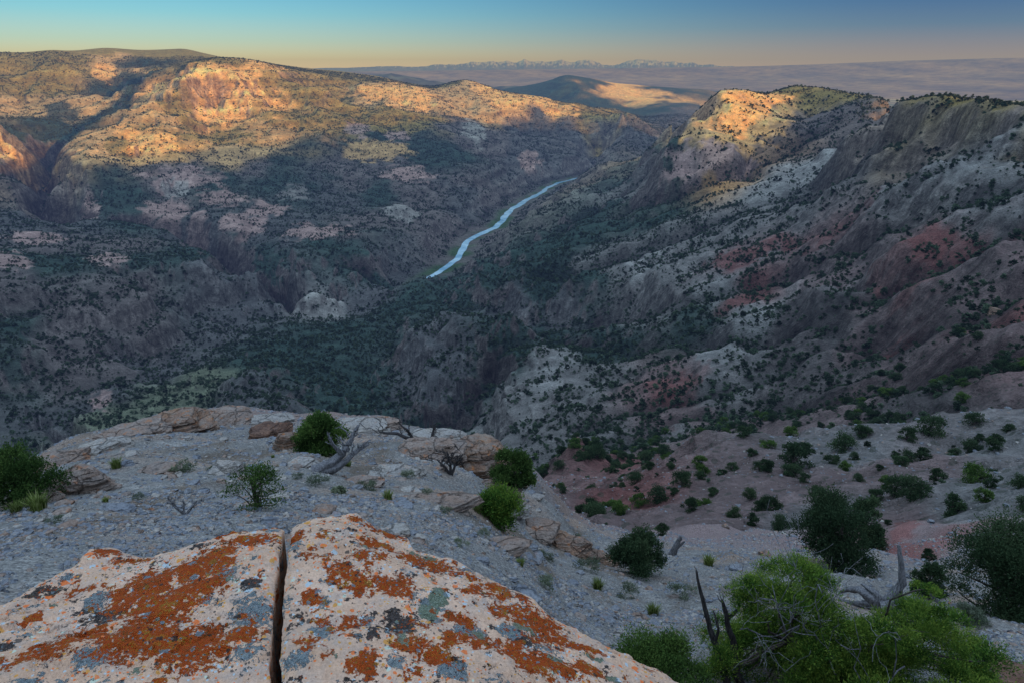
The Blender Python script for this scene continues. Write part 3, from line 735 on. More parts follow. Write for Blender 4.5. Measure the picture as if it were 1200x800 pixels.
# blue hills behind the left mesa
def bh_z(x, y, r, a):
    px = 600 + F * np.tan(a) * .937
    ys = np.interp(px, [340,370,400,430,455,475,500,530,560,600,660,700,780,830], [90,80,82,86.5,89,86,91,97,101,100,104,106,103,106])
    ys2 = np.where(px < 560, ys, ys)
    k = np.exp(-((r - 9500) / 900) ** 2)
    top = (84 - ys2) / F * 9500 * .95
    return -420 + (top + 420 + 20 * perlin(x / 150, y / 150, 641)) * k
polar_patch('far_hills', 7600, 11500, 90, 400, bh_z, lambda x, y, z, r, a: np.array([.07, .075, .05]) * (1 + .8 * fbm(x / 200, y / 200, 643, 4))[..., None], 'dark wooded hills beyond the mesa', M_FAR, a0=-.33, a1=.27)

# ------------------------------------------------------------------ haze: thin air between here and the mountains
def haze():
    m = NT('haze_air')
    ab = m.n('ShaderNodeVolumeAbsorption'); ab.inputs[0].default_value = (.78, .66, .0, 1); ab.inputs[1].default_value = 2.05 / HL
    em = m.n('ShaderNodeEmission'); em.inputs[0].default_value = (.115, .185, .50, 1); em.inputs[1].default_value = 1.0 / HL
    ad = m.n('ShaderNodeAddShader'); m.t.links.new(ab.outputs[0], ad.inputs[0]); m.t.links.new(em.outputs[0], ad.inputs[1])
    o = m.n('ShaderNodeOutputMaterial'); m.t.links.new(ad.outputs[0], o.inputs['Volume']); return m.m
HL = 20500.0
s = 30000
v = [(x, y, z) for z in (-900, 430) for x, y in ((-s, -9000), (s, -9000), (s, s), (-s, s))]
hz = link('haze', mesh_np('haze', v, [(3,2,1,0),(4,5,6,7),(0,1,5,4),(1,2,6,5),(2,3,7,6),(3,0,4,7)], haze(), smooth=False))
tag(hz, 'thin blue evening haze filling the gorge', kind='stuff')

# river water
def river():
    P0 = np.array([[p.x, p.y] for p in RXY]); d = np.concatenate([[0], np.cumsum(np.hypot(*np.diff(P0, axis=0).T))])
    q = np.arange(0, d[-1], 5.0); C_ = np.stack([np.interp(q, d, P0[:, 0]), np.interp(q, d, P0[:, 1])], -1)
    for _ in range(3):
        K = np.ones(9) / 9; C_[4:-4] = np.stack([np.convolve(C_[:, i], K, 'valid') for i in (0, 1)], -1)
    T = np.gradient(C_, axis=0); T /= np.hypot(T[:, 0], T[:, 1])[:, None]; N_ = np.stack([-T[:, 1], T[:, 0]], -1)
    rr = np.hypot(C_[:, 0], C_[:, 1]); hw = np.interp(rr, (1400, 1650, 2300, 2900), (6, 8, 10, 7))
    C_ = C_ + N_ * (4 * perlin(q / 110, q * 0, 971))[:, None]
    a_ = hw * (1 + .45 * perlin(q / 55, q * 0, 972) + .15 * perlin(q / 17, q * 0, 974)); b_ = hw * (1 + .45 * perlin(q / 60, q * 0, 973) + .15 * perlin(q / 19, q * 0, 975))
    n = len(q); z0 = np.full(n, RZ)
    V = np.concatenate([np.column_stack([C_ + N_ * a_[:, None], z0]), np.column_stack([C_ - N_ * b_[:, None], z0])])
    Fq = [(i, n + i, n + i + 1, i + 1) for i in range(n - 1)]
    m = NT('river_water'); P_ = m.pos()
    rp = m.noise(m.scale(P_, 1, 1, 1), .35, 2, .5); fo = m.noise(P_, .022, 5, .7)
    col = m.mix(m.ramp(fo, (.38, 0.), (.70, 1.)), (.07, .22, .36), (.40, .56, .68))
    mat = m.out(col, .22, m.bump(rp, .12, .4), .6)
    return link('river', mesh_np('river', V, Fq, mat))
tag(river(), 'pale blue river winding along the gorge floor', kind='structure')
print("terrain meshes", round(time.time() - T0, 1))
# ------------------------------------------------------------------ plants
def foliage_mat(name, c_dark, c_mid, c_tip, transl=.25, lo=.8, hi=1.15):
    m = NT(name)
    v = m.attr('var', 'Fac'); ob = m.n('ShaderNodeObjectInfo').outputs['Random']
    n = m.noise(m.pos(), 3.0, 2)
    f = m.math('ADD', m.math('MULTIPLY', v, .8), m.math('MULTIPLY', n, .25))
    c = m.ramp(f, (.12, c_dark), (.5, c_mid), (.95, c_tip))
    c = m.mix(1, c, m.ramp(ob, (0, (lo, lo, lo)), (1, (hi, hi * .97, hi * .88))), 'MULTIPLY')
    d = m.n('ShaderNodeBsdfDiffuse'); m.put(d.inputs[0], c)
    t = m.n('ShaderNodeBsdfTranslucent'); m.put(t.inputs[0], c)
    mx = m.n('ShaderNodeMixShader'); mx.inputs[0].default_value = transl
    m.t.links.new(d.outputs[0], mx.inputs[1]); m.t.links.new(t.outputs[0], mx.inputs[2])
    o = m.n('ShaderNodeOutputMaterial'); m.t.links.new(mx.outputs[0], o.inputs[0]); return m.m
M_JUN = foliage_mat('juniper_green', (.014,.026,.010), (.052,.100,.026), (.13,.20,.05))
M_BRIGHT = foliage_mat('juniper_bright', (.012,.030,.010), (.070,.150,.026), (.23,.31,.05))
M_PIN = foliage_mat('pinyon_dark', (.016,.030,.016), (.040,.070,.034), (.080,.115,.055))
M_SCRUB = foliage_mat('scrub_green', (.020,.034,.024), (.048,.075,.048), (.085,.115,.070), lo=.5, hi=1.7)
M_SAGE = foliage_mat('sage_grey', (.05,.065,.045), (.13,.16,.10), (.24,.26,.18))
M_GRASS = foliage_mat('grass_green', (.06,.09,.02), (.16,.21,.05), (.33,.36,.14))
def wood_mat(name, a, b):
    m = NT(name); P_ = m.obj()
    n = m.noise(m.scale(P_, 1, 1, .18), 42, 4, .65); n2 = m.noise(P_, 5, 3)
    c = m.mix(m.ramp(n, (.32, 0.), (.65, 1.)), a, b); c = m.mix(1, c, m.ramp(n2, (.3, .7), (.7, 1.2)), 'MULTIPLY')
    return m.out(c, .85, m.bump(n, .8, .02), .15)
M_DEAD = wood_mat('weathered_wood', (.045,.042,.042), (.26,.25,.25))
M_BARK = wood_mat('juniper_bark', (.04,.03,.025), (.15,.12,.10))
M_CHAR = wood_mat('dark_dead_wood', (.014,.012,.012), (.075,.066,.062))

def tufts(C, Rad, n, ln, wd, rng, up=.35, shell=.55, droop=0.0, tone=None):
    """n small leaf sprays (diamonds) on the shells of ellipsoid clumps. C (k,3), Rad (k,3)"""
    k = len(C); vol = (Rad.prod(1)) ** (2 / 3); p = vol / vol.sum()
    i = rng.choice(k, n, p=p)
    d = rng.normal(size=(n, 3)); d /= np.linalg.norm(d, axis=1)[:, None]
    d[:, 2] = np.where(d[:, 2] < -.3, -d[:, 2] * .7, d[:, 2])
    rad = shell + (1 - shell) * rng.random(n) ** .6
    lump = 1 + .38 * np.sin(d[:, 0] * 7 + i) * np.sin(d[:, 1] * 6 + 2 * i) + .16 * np.sin(d[:, 0] * 17 + i * 3) * np.sin(d[:, 2] * 15 + i) + .15 * rng.normal(size=n)
    pos = C[i] + d * Rad[i] * (rad * lump)[:, None]
    ax = d * .9 + rng.normal(size=(n, 3)) * .55; ax[:, 2] += up; ax /= np.linalg.norm(ax, axis=1)[:, None]
    sd = np.cross(ax, rng.normal(size=(n, 3))); sd /= np.linalg.norm(sd, axis=1)[:, None]
    L = ln * (.6 + .8 * rng.random(n))[:, None]; W = wd * (.6 + .8 * rng.random(n))[:, None]
    V = np.stack([pos - ax * L * .5, pos + sd * W * .5, pos + ax * L * .5, pos - sd * W * .5], 1).reshape(-1, 3)
    Fq = np.arange(4 * n).reshape(n, 4)
    ct = rng.random(k) * .48 - .06
    var = .15 + .45 * np.clip((rad - shell) / (1 - shell), 0, 1) * (0.5 + .5 * d[:, 2].clip(-1, 1)) + ct[i] + .12 * rng.normal(size=n)  # darker inside and underneath: clump shade painted into the leaf tone
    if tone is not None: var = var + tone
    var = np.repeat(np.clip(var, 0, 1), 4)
    return V, Fq, var
def tube(P, Rd, k=7, twist=0.0, ridge=0.0):
    P = np.asarray(P, float); Rd = np.asarray(Rd, float); n = len(P)
    T = np.gradient(P, axis=0); T /= np.linalg.norm(T, axis=1)[:, None] + 1e-9
    ref = np.array([.31, .17, .93]); ref = np.where(np.abs(T @ ref)[:, None] > .95, np.array([1., 0, 0]), ref)
    A1 = np.cross(T, ref); A1 /= np.linalg.norm(A1, axis=1)[:, None]; B1 = np.cross(T, A1)
    th = np.arange(k) / k * 6.28318
    V = []
    for i in range(n):
        rr = Rd[i] * (1 + ridge * np.cos(3 * th + twist * i) + ridge * .6 * np.cos(5 * th - twist * i * 1.4))
        V.append(P[i] + A1[i] * (np.cos(th) * rr)[:, None] + B1[i] * (np.sin(th) * rr)[:, None])
    V = np.concatenate(V + [P[-1:] + T[-1:] * Rd[-1]])
    Fq = [(i * k + j, i * k + (j + 1) % k, (i + 1) * k + (j + 1) % k, (i + 1) * k + j) for i in range(n - 1) for j in range(k)]
    Fq += [((n - 1) * k + j, (n - 1) * k + (j + 1) % k, n * k, n * k) for j in range(k)]
    return V, np.array(Fq)
def join(parts):
    V = []; Fq = []; o = 0
    for v, f in parts:
        V.append(v); Fq.append(f + o); o += len(v)
    return np.concatenate(V), np.concatenate(Fq)
def tri_fix(Fq):
    return Fq
def mesh_tubes(name, parts, mat):
    V, Fq = join(parts)
    me = bpy.data.meshes.new(name)
    me.from_pydata(V.tolist(), [], [tuple(dict.fromkeys(f)) for f in Fq.tolist()])
    me.materials.append(mat); me.polygons.foreach_set("use_smooth", np.ones(len(me.polygons), bool)); me.update(); return me
def curve_pts(a, b, n, wig, rng, sag=0.0):
    a = np.asarray(a, float); b = np.asarray(b, float); t = np.linspace(0, 1, n)[:, None]
    L = np.linalg.norm(b - a)
    P = a * (1 - t) + b * t
    off = np.cumsum(rng.normal(size=(n, 3)) * wig * L / n ** .5, 0) ; off -= t * off[-1]; off[0] = 0
    P = P + off; P[:, 2] += sag * L * np.sin(t[:, 0] * 3.14)
    return P
def branch_rec(a, d, L, r, depth, rng, out, spread=.7, tips=None, minr=.003, up=.1):
    d = d / np.linalg.norm(d)
    b = a + d * L
    n = 7 if depth > 0 else 5
    P = curve_pts(a, b, n, .16, rng)
    out.append(tube(P, np.linspace(r, max(r * .45, minr), n), 6 if r > .015 else 4, .5, .18 if r > .02 else 0))
    if depth <= 0:
        if tips is not None: tips.append(P[-1])
        return
    for q in range(rng.integers(2, 5)):
        s = rng.integers(2, n)
        nd = d + rng.normal(size=3) * spread; nd[2] += up
        branch_rec(P[s], nd, L * rng.uniform(.45, .75), max(r * (1 - s / n * .5) * .55, minr), depth - 1, rng, out, spread, tips, minr, up)

def make_juniper(seed, h, w, nc, nt, ln, wd, trunk=True, flat=1.0, up=.35, low=.12):
    """crown and trunk of one juniper, base at the origin"""
    rng = np.random.default_rng(seed)
    C = []; Rd = []
    for i in range(nc):
        zf = rng.uniform(low, 1.0) ** .9
        prof = math.sin(min(1, (zf + .12) * 1.15) * 2.55) ** .7 if zf < .95 else .25
        a = rng.uniform(0, 6.283); rr = w * .5 * prof * rng.uniform(.25, .95)
        C.append((rr * math.cos(a), rr * math.sin(a), zf * h * .9)); s = w * rng.uniform(.13, .24)
        Rd.append((s, s, s * rng.uniform(.7, 1.15) * flat))
    C = np.array(C); Rd = np.array(Rd)
    fv = tufts(C, Rd, nt, ln, wd, rng, up)
    tr = []
    if trunk:
        base = np.array([0, 0, -.15]); 
        P = curve_pts(base, (rng.normal() * w * .06, rng.normal() * w * .06, h * .7), 8, .08, rng)
        tr.append(tube(P, np.linspace(w * .045 + .02, w * .012, 8), 7, .5, .2))
        for i in range(0, nc):
            s = rng.integers(1, 6); tr.append(tube(curve_pts(P[s], C[i], 5, .1, rng), np.linspace(w * .016, w * .005, 5), 4))
    return fv, tr
def juniper_obj(name, seed, loc, h, w, nc, nt, ln, wd, mat, label, cat='tree', group=None, bark=None, **kw):
    (V, Fq, var), tr = make_juniper(seed, h, w, nc, nt, ln, wd, **kw)
    root = bpy.data.objects.new(name, None); COL.objects.link(root); root.location = loc; root.empty_display_size = .3
    tag(root, label, cat, group)
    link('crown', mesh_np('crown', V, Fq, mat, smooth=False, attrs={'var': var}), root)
    if tr: link('trunk', mesh_tubes('trunk', tr, bark or M_BARK), root)
    return root
def gp(px, py, r0=None, r1=None):
    """ground point seen at a picture point: first hit of the sight line with the ground"""
    a, t = ray(px, py)
    lo = 3.0 if r0 is None else r0; hi = 6000 if r1 is None else r1
    r = np.exp(np.linspace(math.log(lo), math.log(hi), 2500))
    g = ground(r * math.sin(a), r * math.cos(a)) - t * r
    k = np.where(g > 0)[0]
    if len(k) == 0: k = [int(np.argmax(g / r))]
    q = r[k[0]]
    return Vector((q * math.sin(a), q * math.cos(a), gz(q * math.sin(a), q * math.cos(a))))
def sink(p, d=.05): return (p.x, p.y, p.z - d)
def px_m(p, n): # size in metres of n picture pixels at point p
    dpt = p.y * CP - p.z * SP
    return n * dpt / F

# --- the named plants near the viewpoint
def plant(px, py, wpx, hpx, seed, label, mat, name='juniper', cat='tree', nt=9000, nc=16, fine=1.0, group=None, r0=None, **kw):
    p = gp(px, py, r0); W = px_m(p, wpx); H = px_m(p, hpx) * 1.12
    s = max(.035, px_m(p, 2.6)) * fine; nt = int(nt * (2.2 if name != 'juniper_sapling' else 1.8))
    return juniper_obj(name, seed, sink(p), H, W, nc, nt, s, s * .46, mat, label, cat, group, **kw)
plant(378, 532, 58, 44, 3, 'round bright green juniper on the ledge beside a grey fallen trunk', M_JUN, nt=12000, nc=26, low=.05)
plant(601, 588, 46, 64, 4, 'tall narrow green juniper at the brink of the gravel knoll', M_JUN, nt=9000, nc=22)
plant(583, 612, 62, 34, 5, 'low rounded green bush at the foot of the narrow juniper', M_BRIGHT, 'bush', 'bush', nt=9000, nc=24, low=.05)
plant(303, 596, 64, 56, 6, 'open airy juniper sapling on the gravel just behind the boulder', M_JUN, 'juniper_sapling', 'tree', nt=1900, nc=22, fine=1.1, low=.1)
plant(750, 672, 66, 46, 8, 'dark round bush on the gravel slope right of the boulder', M_PIN, 'bush', 'bush', nt=11000, nc=24, low=.05)
plant(975, 664, 88, 82, 9, 'dark dense juniper above the twisted dead trunk', M_PIN, nt=16000, nc=30, low=.05)
plant(1012, 640, 46, 56, 10, 'smaller dark juniper leaning out behind the dense dark one', M_PIN, nt=6000, nc=14, low=.05)
plant(1172, 724, 130, 108, 12, 'large shadowy pinyon at the right edge of the slope', M_PIN, 'pinyon_pine', 'tree', nt=30000, nc=34, low=.1)
plant(1085, 697, 44, 36, 13, 'small dark shrub left of the large shadowy pinyon', M_PIN, 'shrub', 'bush', nt=4000, nc=12, low=.05)
plant(1136, 728, 34, 18, 14, 'low olive shrub under the large shadowy pinyon', M_SAGE, 'shrub', 'bush', nt=2500, nc=10, low=.05)
plant(30, 592, 96, 66, 15, 'spreading juniper at the left rim of the knoll', M_JUN, nt=12000, nc=26, low=.1)
plant(6, 574, 40, 46, 16, 'dark juniper cut by the left frame edge', M_JUN, nt=4000, nc=14)
plant(775, 800, 120, 36, 17, 'dark green juniper tucked against the right flank of the boulder', M_JUN, nt=16000, nc=26, low=.0, r0=5)
plant(398, 577, 22, 15, 18, 'tiny dark green cushion shrub on the gravel in front of the fallen trunk', M_SAGE, 'shrub', 'bush', nt=1500, nc=8, low=.0)

# --- big bright juniper, bottom right: several limbs, clumps at their ends
def big_juniper():
    rng = np.random.default_rng(77)
    base = gp(950, 800, 6.5); base = Vector((base.x + .15, base.y, base.z))
    root = bpy.data.objects.new('juniper', None); COL.objects.link(root); root.location = base
    tag(root, 'large bright green juniper with grey dead twigs in the foreground', 'tree')
    r = math.hypot(base.x, base.y); C = []; Rd = []; tone = []
    spots = [(905,680,26),(935,668,22),(930,700,34),(880,715,30),(965,705,34),(990,740,36),(900,750,40),(850,750,30),(860,785,36),(940,760,44),(1000,780,40),(1040,770,30),
             (1062,722,28),(1090,715,26),(1075,745,34),(1105,748,30),(1130,765,30),(1150,785,26),(1100,785,34),(1060,790,34),(960,800,44),(820,790,24),(900,815,40),(1015,745,24),(1045,735,20),(1120,800,30),(1000,830,50),(1080,830,50),(850,835,40),(880,690,16),(955,680,18),(1088,694,14),(900,790,40),(940,720,30),(985,765,34),(830,820,34),(1150,815,34),(1060,765,28),(870,750,22),(975,755,34),(955,785,40),(1000,800,38),(915,775,36),(930,735,30),(890,735,26),(1035,755,26),(1050,800,38)]
    for x, y, s in spots:
        q = at(x, y, r * rng.uniform(.9, 1.08)) - base
        for j in range(5):
            k = px_m(base, s) * rng.uniform(.42, .66)
            C.append(np.array(q) + rng.normal(size=3) * px_m(base, s) * .42); Rd.append((k, k, k * .85))
    C = np.array(C); Rd = np.array(Rd)
    V, Fq, var = tufts(C, Rd * .9, 230000, .034, .012, rng, .3, .35)
    v2, f2, var2 = tufts(C, Rd * 1.12, 50000, .042, .011, rng, .5, .8, tone=.3)
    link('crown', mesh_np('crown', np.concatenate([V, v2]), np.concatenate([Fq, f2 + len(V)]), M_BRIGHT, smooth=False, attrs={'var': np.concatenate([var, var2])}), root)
    tr = []
    P0 = [np.array([0, 0, -.2])]
    for ang, L in ((2.6, 1.1), (.5, 1.2), (1.6, .9), (-.4, .7)):
        e = np.array([math.cos(ang) * L * .5, math.sin(ang) * .3, L * .55]); P = curve_pts(P0[0], e, 7, .08, rng)
        tr.append(tube(P, np.linspace(.09, .045, 7), 8, .5, .2)); P0.append(e)
    hubs = np.array(P0[1:])
    for c in C[::4]:
        hb = hubs[np.argmin(np.linalg.norm(hubs - c, axis=1))]
        tr.append(tube(curve_pts(hb, c, 6, .09, rng), np.linspace(.022, .006, 6), 5))
    link('trunk', mesh_tubes('trunk', tr, M_BARK), root)
    # grey dead twigs that stand clear of the green
    for x0, y0, x1, y1 in ((960,760,890,700),(930,740,905,685),(980,790,930,740),(1010,800,985,755),(950,730,965,690),(1060,780,1050,740),(905,745,870,735)):
        a = np.array(at(x0, y0, r * .93) - base); b = np.array(at(x1, y1, r * .86) - base); dd = []
        branch_rec(a, b - a, np.linalg.norm(b - a), .011, 2, rng, dd, .6, None, .0028, .05)
        link('dead_branch', mesh_tubes('dead_branch', dd, M_DEAD), root)
big_juniper()

# --- dead wood
def snag(name, label, px, py, segs, rad, mat, seed, depth=2, twig=.5, r0=None, dr=0):
    """segs: list of picture polylines that start at the base"""
    rng = np.random.default_rng(seed); p = gp(px, py, r0); r = math.hypot(p.x, p.y)
    root = bpy.data.objects.new(name, None); COL.objects.link(root); root.location = p; tag(root, label, 'dead tree')
    tr = []; br = []
    for i, sg in enumerate(segs):
        W = [np.array(at(x, y, r + dr + o) - p) for x, y, o in sg]
        P = [];
        for a, b in zip(W[:-1], W[1:]): P += list(curve_pts(a, b, 6, .04, rng)[:-1])
        P.append(W[-1]); P = np.array(P)
        rr = px_m(p, rad[i][0]) * (1 - np.linspace(0, 1, len(P))) + px_m(p, rad[i][1]) * np.linspace(0, 1, len(P))
        tr.append(tube(P, rr, 10, .35, .22))
        L = np.linalg.norm(P[-1] - P[0]) * twig
        if depth > 0:
            for q in range(3 + depth):
                s = rng.integers(len(P) // 3, len(P)); d = (P[-1] - P[0]) + rng.normal(size=3) * L * 1.2; d[2] = abs(d[2])
                b1 = []; branch_rec(P[s], d, L * rng.uniform(.3, .6), rr[s] * .45, depth - 1, rng, b1, .6, None, px_m(p, .35), .1); br.append(b1)
    link('trunk', mesh_tubes('trunk', tr, mat), root)
    for b1 in br: link('branch', mesh_tubes('branch', b1, mat), root)
    return root
snag('dead_snag', 'thin dark bare trunk rising at the left of the big bright juniper', 846, 800,
     [[(852,800,0),(838,752,0),(826,712,.1),(816,668,.1)], [(838,752,0),(842,735,0),(836,715,.1)]], [(4.6,1.2),(2,.8)], M_CHAR, 21, 1, .22, r0=6)
snag('dead_snag', 'broken dark stub with a side arm beside the thin bare trunk', 868, 800,
     [[(868,800,0),(858,745,0),(852,720,0),(846,703,0)], [(853,724,0),(866,712,0),(868,696,0)]], [(4.6,1.6),(2.4,.9)], M_CHAR, 22, 1, .2, r0=6)
snag('fallen_trunk', 'twisted grey dead juniper trunk with one tall upright limb', 1025, 714,
     [[(1038,712,0),(1022,700,0),(1005,690,.2),(985,693,.6)], [(1034,714,0),(1012,706,0),(990,704,.4)], [(1036,712,0),(1026,694,0),(1010,684,.4)], [(1036,712,-.2),(1052,706,-.2),(1072,703,-.3),(1088,706,-.4)],
      [(1034,706,0),(1048,697,0),(1058,682,0),(1056,660,0),(1053,638,0)]], [(8,2),(6,2),(6,1.5),(8,2),(7,1.6)], M_DEAD, 23, 0)
snag('fallen_trunk', 'grey bleached trunk lying beside the round bright juniper with forked bare limbs', 372, 552,
     [[(366,552,0),(385,544,0),(402,530,.3),(412,514,.4),(420,498,.5)], [(368,554,0),(392,549,0),(404,540,.2),(418,528,.3),(432,520,.5)], [(400,532,.2),(390,520,.1),(384,508,.1)]], [(7,1.6),(6,1.5),(3,1)], M_DEAD, 24, 2, .45)
snag('dead_snag', 'sprawling bare dark branches in front of the orange ledge', 470, 518,
     [[(500,530,0),(486,516,0),(466,508,.2),(446,506,.4)], [(498,530,0),(506,512,0),(510,498,.2)], [(486,518,0),(478,504,0),(468,496,.1)]], [(3,1),(2.4,.8),(2,.7)], M_CHAR, 25, 2, .6)
snag('dead_shrub', 'leafless dark twiggy shrub on the ledge right of the sprawling branches', 528, 556,
     [[(528,556,0),(520,545,0),(512,538,.1)], [(529,556,0),(534,543,0),(542,532,.1)], [(528,556,0),(528,542,0),(524,530,.1)]], [(1.8,.7)] * 3, M_CHAR, 26, 3, .8)
snag('dead_shrub', 'small dry grey twig shrub alone on the open gravel', 216, 603,
     [[(216,603,0),(206,594,0),(201,588,.1)], [(217,603,0),(226,592,0),(231,586,.1)], [(216,603,0),(216,590,0)]], [(1.6,.6)] * 3, M_DEAD, 27, 3, .8)
snag('dead_snag', 'short grey stump leaning in the shrubs below the pink slope', 787, 650,
     [[(787,652,0),(792,640,0),(798,628,0)], [(790,645,0),(802,634,0)]], [(5,2),(2,1)], M_DEAD, 28, 0, .5)
snag('fallen_trunk', 'pale grey broken log at the foot of the large shadowy pinyon', 1115, 708,
     [[(1088,692,0),(1096,702,0),(1108,709,0),(1122,714,0)], [(1096,702,0),(1092,692,0)]], [(2,3.4),(1.5,1)], M_DEAD, 29, 1, .3)

# --- small tufts and cushions on the knoll and gravel slope
def blades(n, h, w, rng, lean=.6):
    a = rng.uniform(0, 6.283, n); l = rng.random(n) * lean; hh = h * rng.uniform(.5, 1, n)
    b = np.stack([np.cos(a) * w * .3 * rng.random(n), np.sin(a) * w * .3 * rng.random(n), np.zeros(n) - .01], -1)
    t = b + np.stack([np.cos(a) * l * hh, np.sin(a) * l * hh, hh], -1)
    m_ = (b + t) / 2 + np.stack([-np.cos(a) * l * hh * .2, -np.sin(a) * l * hh * .2, hh * .1], -1)
    s = np.stack([-np.sin(a), np.cos(a), np.zeros(n)], -1) * .007
    V = np.stack([b - s, b + s, m_ + s, t, m_ - s], 1)
    V = np.concatenate([V[:, [0, 1, 2, 4]], V[:, [4, 2, 3, 3]]], 1).reshape(-1, 3)
    var = np.repeat(rng.random(n), 8)
    return V, np.arange(len(V)).reshape(-1, 4), var
GRASS_ME = []
for s in range(4):
    V, Fq, var = blades(260, .30, .34, np.random.default_rng(900 + s)); GRASS_ME.append(mesh_np('tuft', V, Fq, M_GRASS, False, {'var': var}))
CUSH_ME = []
for s in range(4):
    rng = np.random.default_rng(930 + s)
    (V, Fq, var), _ = make_juniper(930 + s, .28, .55, 9, 1100, .045, .013, trunk=False, low=0.); CUSH_ME.append(mesh_np('cushion', V, Fq, M_SAGE, False, {'var': var}))
def tuft(px, py, wpx, me, name, label, group=None, r0=None):
    p = gp(px, py, r0); s = px_m(p, wpx) / .5
    o = link(name, me, None, sink(p, .02), (0, 0, random.uniform(0, 6.28)), (s, s, s * random.uniform(.8, 1.1))); tag(o, label, 'grass' if me in GRASS_ME else 'shrub', group); return o
for px, py, w_, lab in ((137,548,26,'yellow green grass tuft behind the left ledge rock'),(124,588,15,'small bright grass tuft between the left rim and the sapling'),(97,560,22,'grass tuft growing against the left ledge rock'),
                        (45,598,44,'wide grass tuft in front of the left rim juniper'),(382,532,14,'grass tuft at the foot of the round juniper'),(408,546,16,'grass tuft below the grey fallen trunk'),(20,600,30,'grass tuft by the left frame edge'),(320,536,9,'tiny grass tuft under the brown block')):
    tuft(px, py, w_, random.choice(GRASS_ME), 'grass_tuft', lab)
CUT = [(215,552,34,0),(252,550,14,0),(372,568,26,0),(455,585,22,1),(430,572,26,0),(540,640,18,0),(565,628,20,0),(600,645,26,0),(640,655,22,0),(672,642,26,0),(690,668,30,0),(640,690,26,0),(700,690,26,1),(560,600,20,1),(500,582,18,0),(480,560,20,0),(280,552,18,0),(66,612,20,0),
       (720,650,20,0),(830,662,26,1),(860,690,24,0),(800,700,30,0),(1150,735,20,0),(905,672,20,0),(160,585,16,0),(350,560,14,0),(735,700,26,0),(765,720,30,1),(610,662,18,1),(523,600,16,0)]
for i, (px, py, w_, g_) in enumerate(CUT):
    tuft(px, py, w_, CUSH_ME[i % 4] if not g_ else GRASS_ME[i % 4], 'cushion_plant' if not g_ else 'grass_tuft', 'low grey green cushion plant on the open gravel' if not g_ else 'sparse grass tuft on the open gravel', 'cushion plants scattered on the gravel' if not g_ else 'grass tufts scattered on the gravel')

# ------------------------------------------------------------------ scrub on the slopes
def lod_tree(seed, nt, ln):
    (V, Fq, var), _ = make_juniper(seed, 1.0, 1.05, 11, nt, ln, ln * .55, trunk=False, low=.05); return V, Fq, var
MID_ME = []
for s in range(8):
    (V, Fq, var), tr = make_juniper(950 + s, 1.0, 1.1 + .2 * (s % 3), 16, 2800, .085, .05, low=.03)
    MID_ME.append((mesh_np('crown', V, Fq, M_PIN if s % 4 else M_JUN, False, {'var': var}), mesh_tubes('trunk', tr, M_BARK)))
LOD_ME = []
for s in range(6):
    V, Fq, var = lod_tree(980 + s, 150, .28); LOD_ME.append(mesh_np('shrub', V, Fq, M_SCRUB, False, {'var': var}))
# which part of the ground the viewpoint sees
Tm = Z / RR
HZ = np.maximum.accumulate(Tm, 0)
def bil(G, x, y):
    return bilin(G, np.arctan2(x, y), np.log(np.hypot(x, y)), -AZ0, AZ0, U0, U1)
def scatter(r0, r1, dens, seed):
    rng = np.random.default_rng(seed); amax = .66
    n = int((r1 * r1 - r0 * r0) * amax * dens)
    a = rng.uniform(-amax, amax, n); r = np.sqrt(rng.uniform(r0 * r0, r1 * r1, n))
    x = r * np.sin(a); y = r * np.cos(a); z = ground(x, y)
    hz_ = bil(HZ, x, y)
    vis = (z + 3.5) / r > hz_
    d_ = y * CP - z * SP; py = 400 - F * (y * SP + z * CP) / d_; px = 600 + F * x / d_
    vis &= (py < 815) & (px > -20) & (px < 1220)
    x, y, z, r = x[vis], y[vis], z[vis], r[vis]
    v = bil(VEG, x, y); cl = fbm(x / 30, y / 30, 701, 3); sl = bil(SL, x, y); cv = bil(cav, x, y)
    p = np.clip(np.where(r > 1500, .04, .16) + .75 * v + 2.2 * cl + .6 * cv, .03, 1) * (1 - sstep(.9, 1.5, sl)) * (bil(RD, x, y) > 30)
    k = rng.random(len(x)) < p
    return x[k], y[k], z[k], r[k], v[k]
groups = []
x1, y1, z1, r1, v1 = scatter(48, 420, 1 / 8, 1)
x2, y2, z2, r2, v2 = scatter(420, 1100, 1 / 9, 2)
x3, y3, z3, r3, v3 = scatter(1100, 4600, 1 / 22, 3)
print("scatter", len(x1), len(x2), len(x3), round(time.time() - T0, 1))
# nearest ones as plants of their own
near_m = []
rng = np.random.default_rng(5)
pxy = []
HAND = [(988,520,26,18),(1026,580,20,14),(1050,570,26,22),(1065,572,34,26),(1140,555,26,24),(1160,565,16,14),(955,575,16,12),(930,535,34,26),(930,552,22,14),(900,545,20,18),(1030,548,10,8),(1055,540,22,12),(1090,500,28,20),(1140,492,20,14),(940,525,22,12),(975,595,30,26),(880,580,16,14),(770,580,22,16),(748,586,16,14),(808,592,18,16),(775,620,18,16),(798,562,20,18),(860,600,16,14),(880,608,18,14),(912,612,24,18),(1085,650,16,16),(1197,590,20,18),(1195,565,20,14),(880,530,14,10),(858,547,14,10),(900,520,16,10),(720,590,12,10),(790,575,12,8),(925,505,20,14),(1010,505,24,14),(835,575,14,10),(942,560,12,10),(1040,612,10,8),(745,560,16,12),(870,505,18,12),(1185,640,16,12),(1005,560,12,9)]
used = []
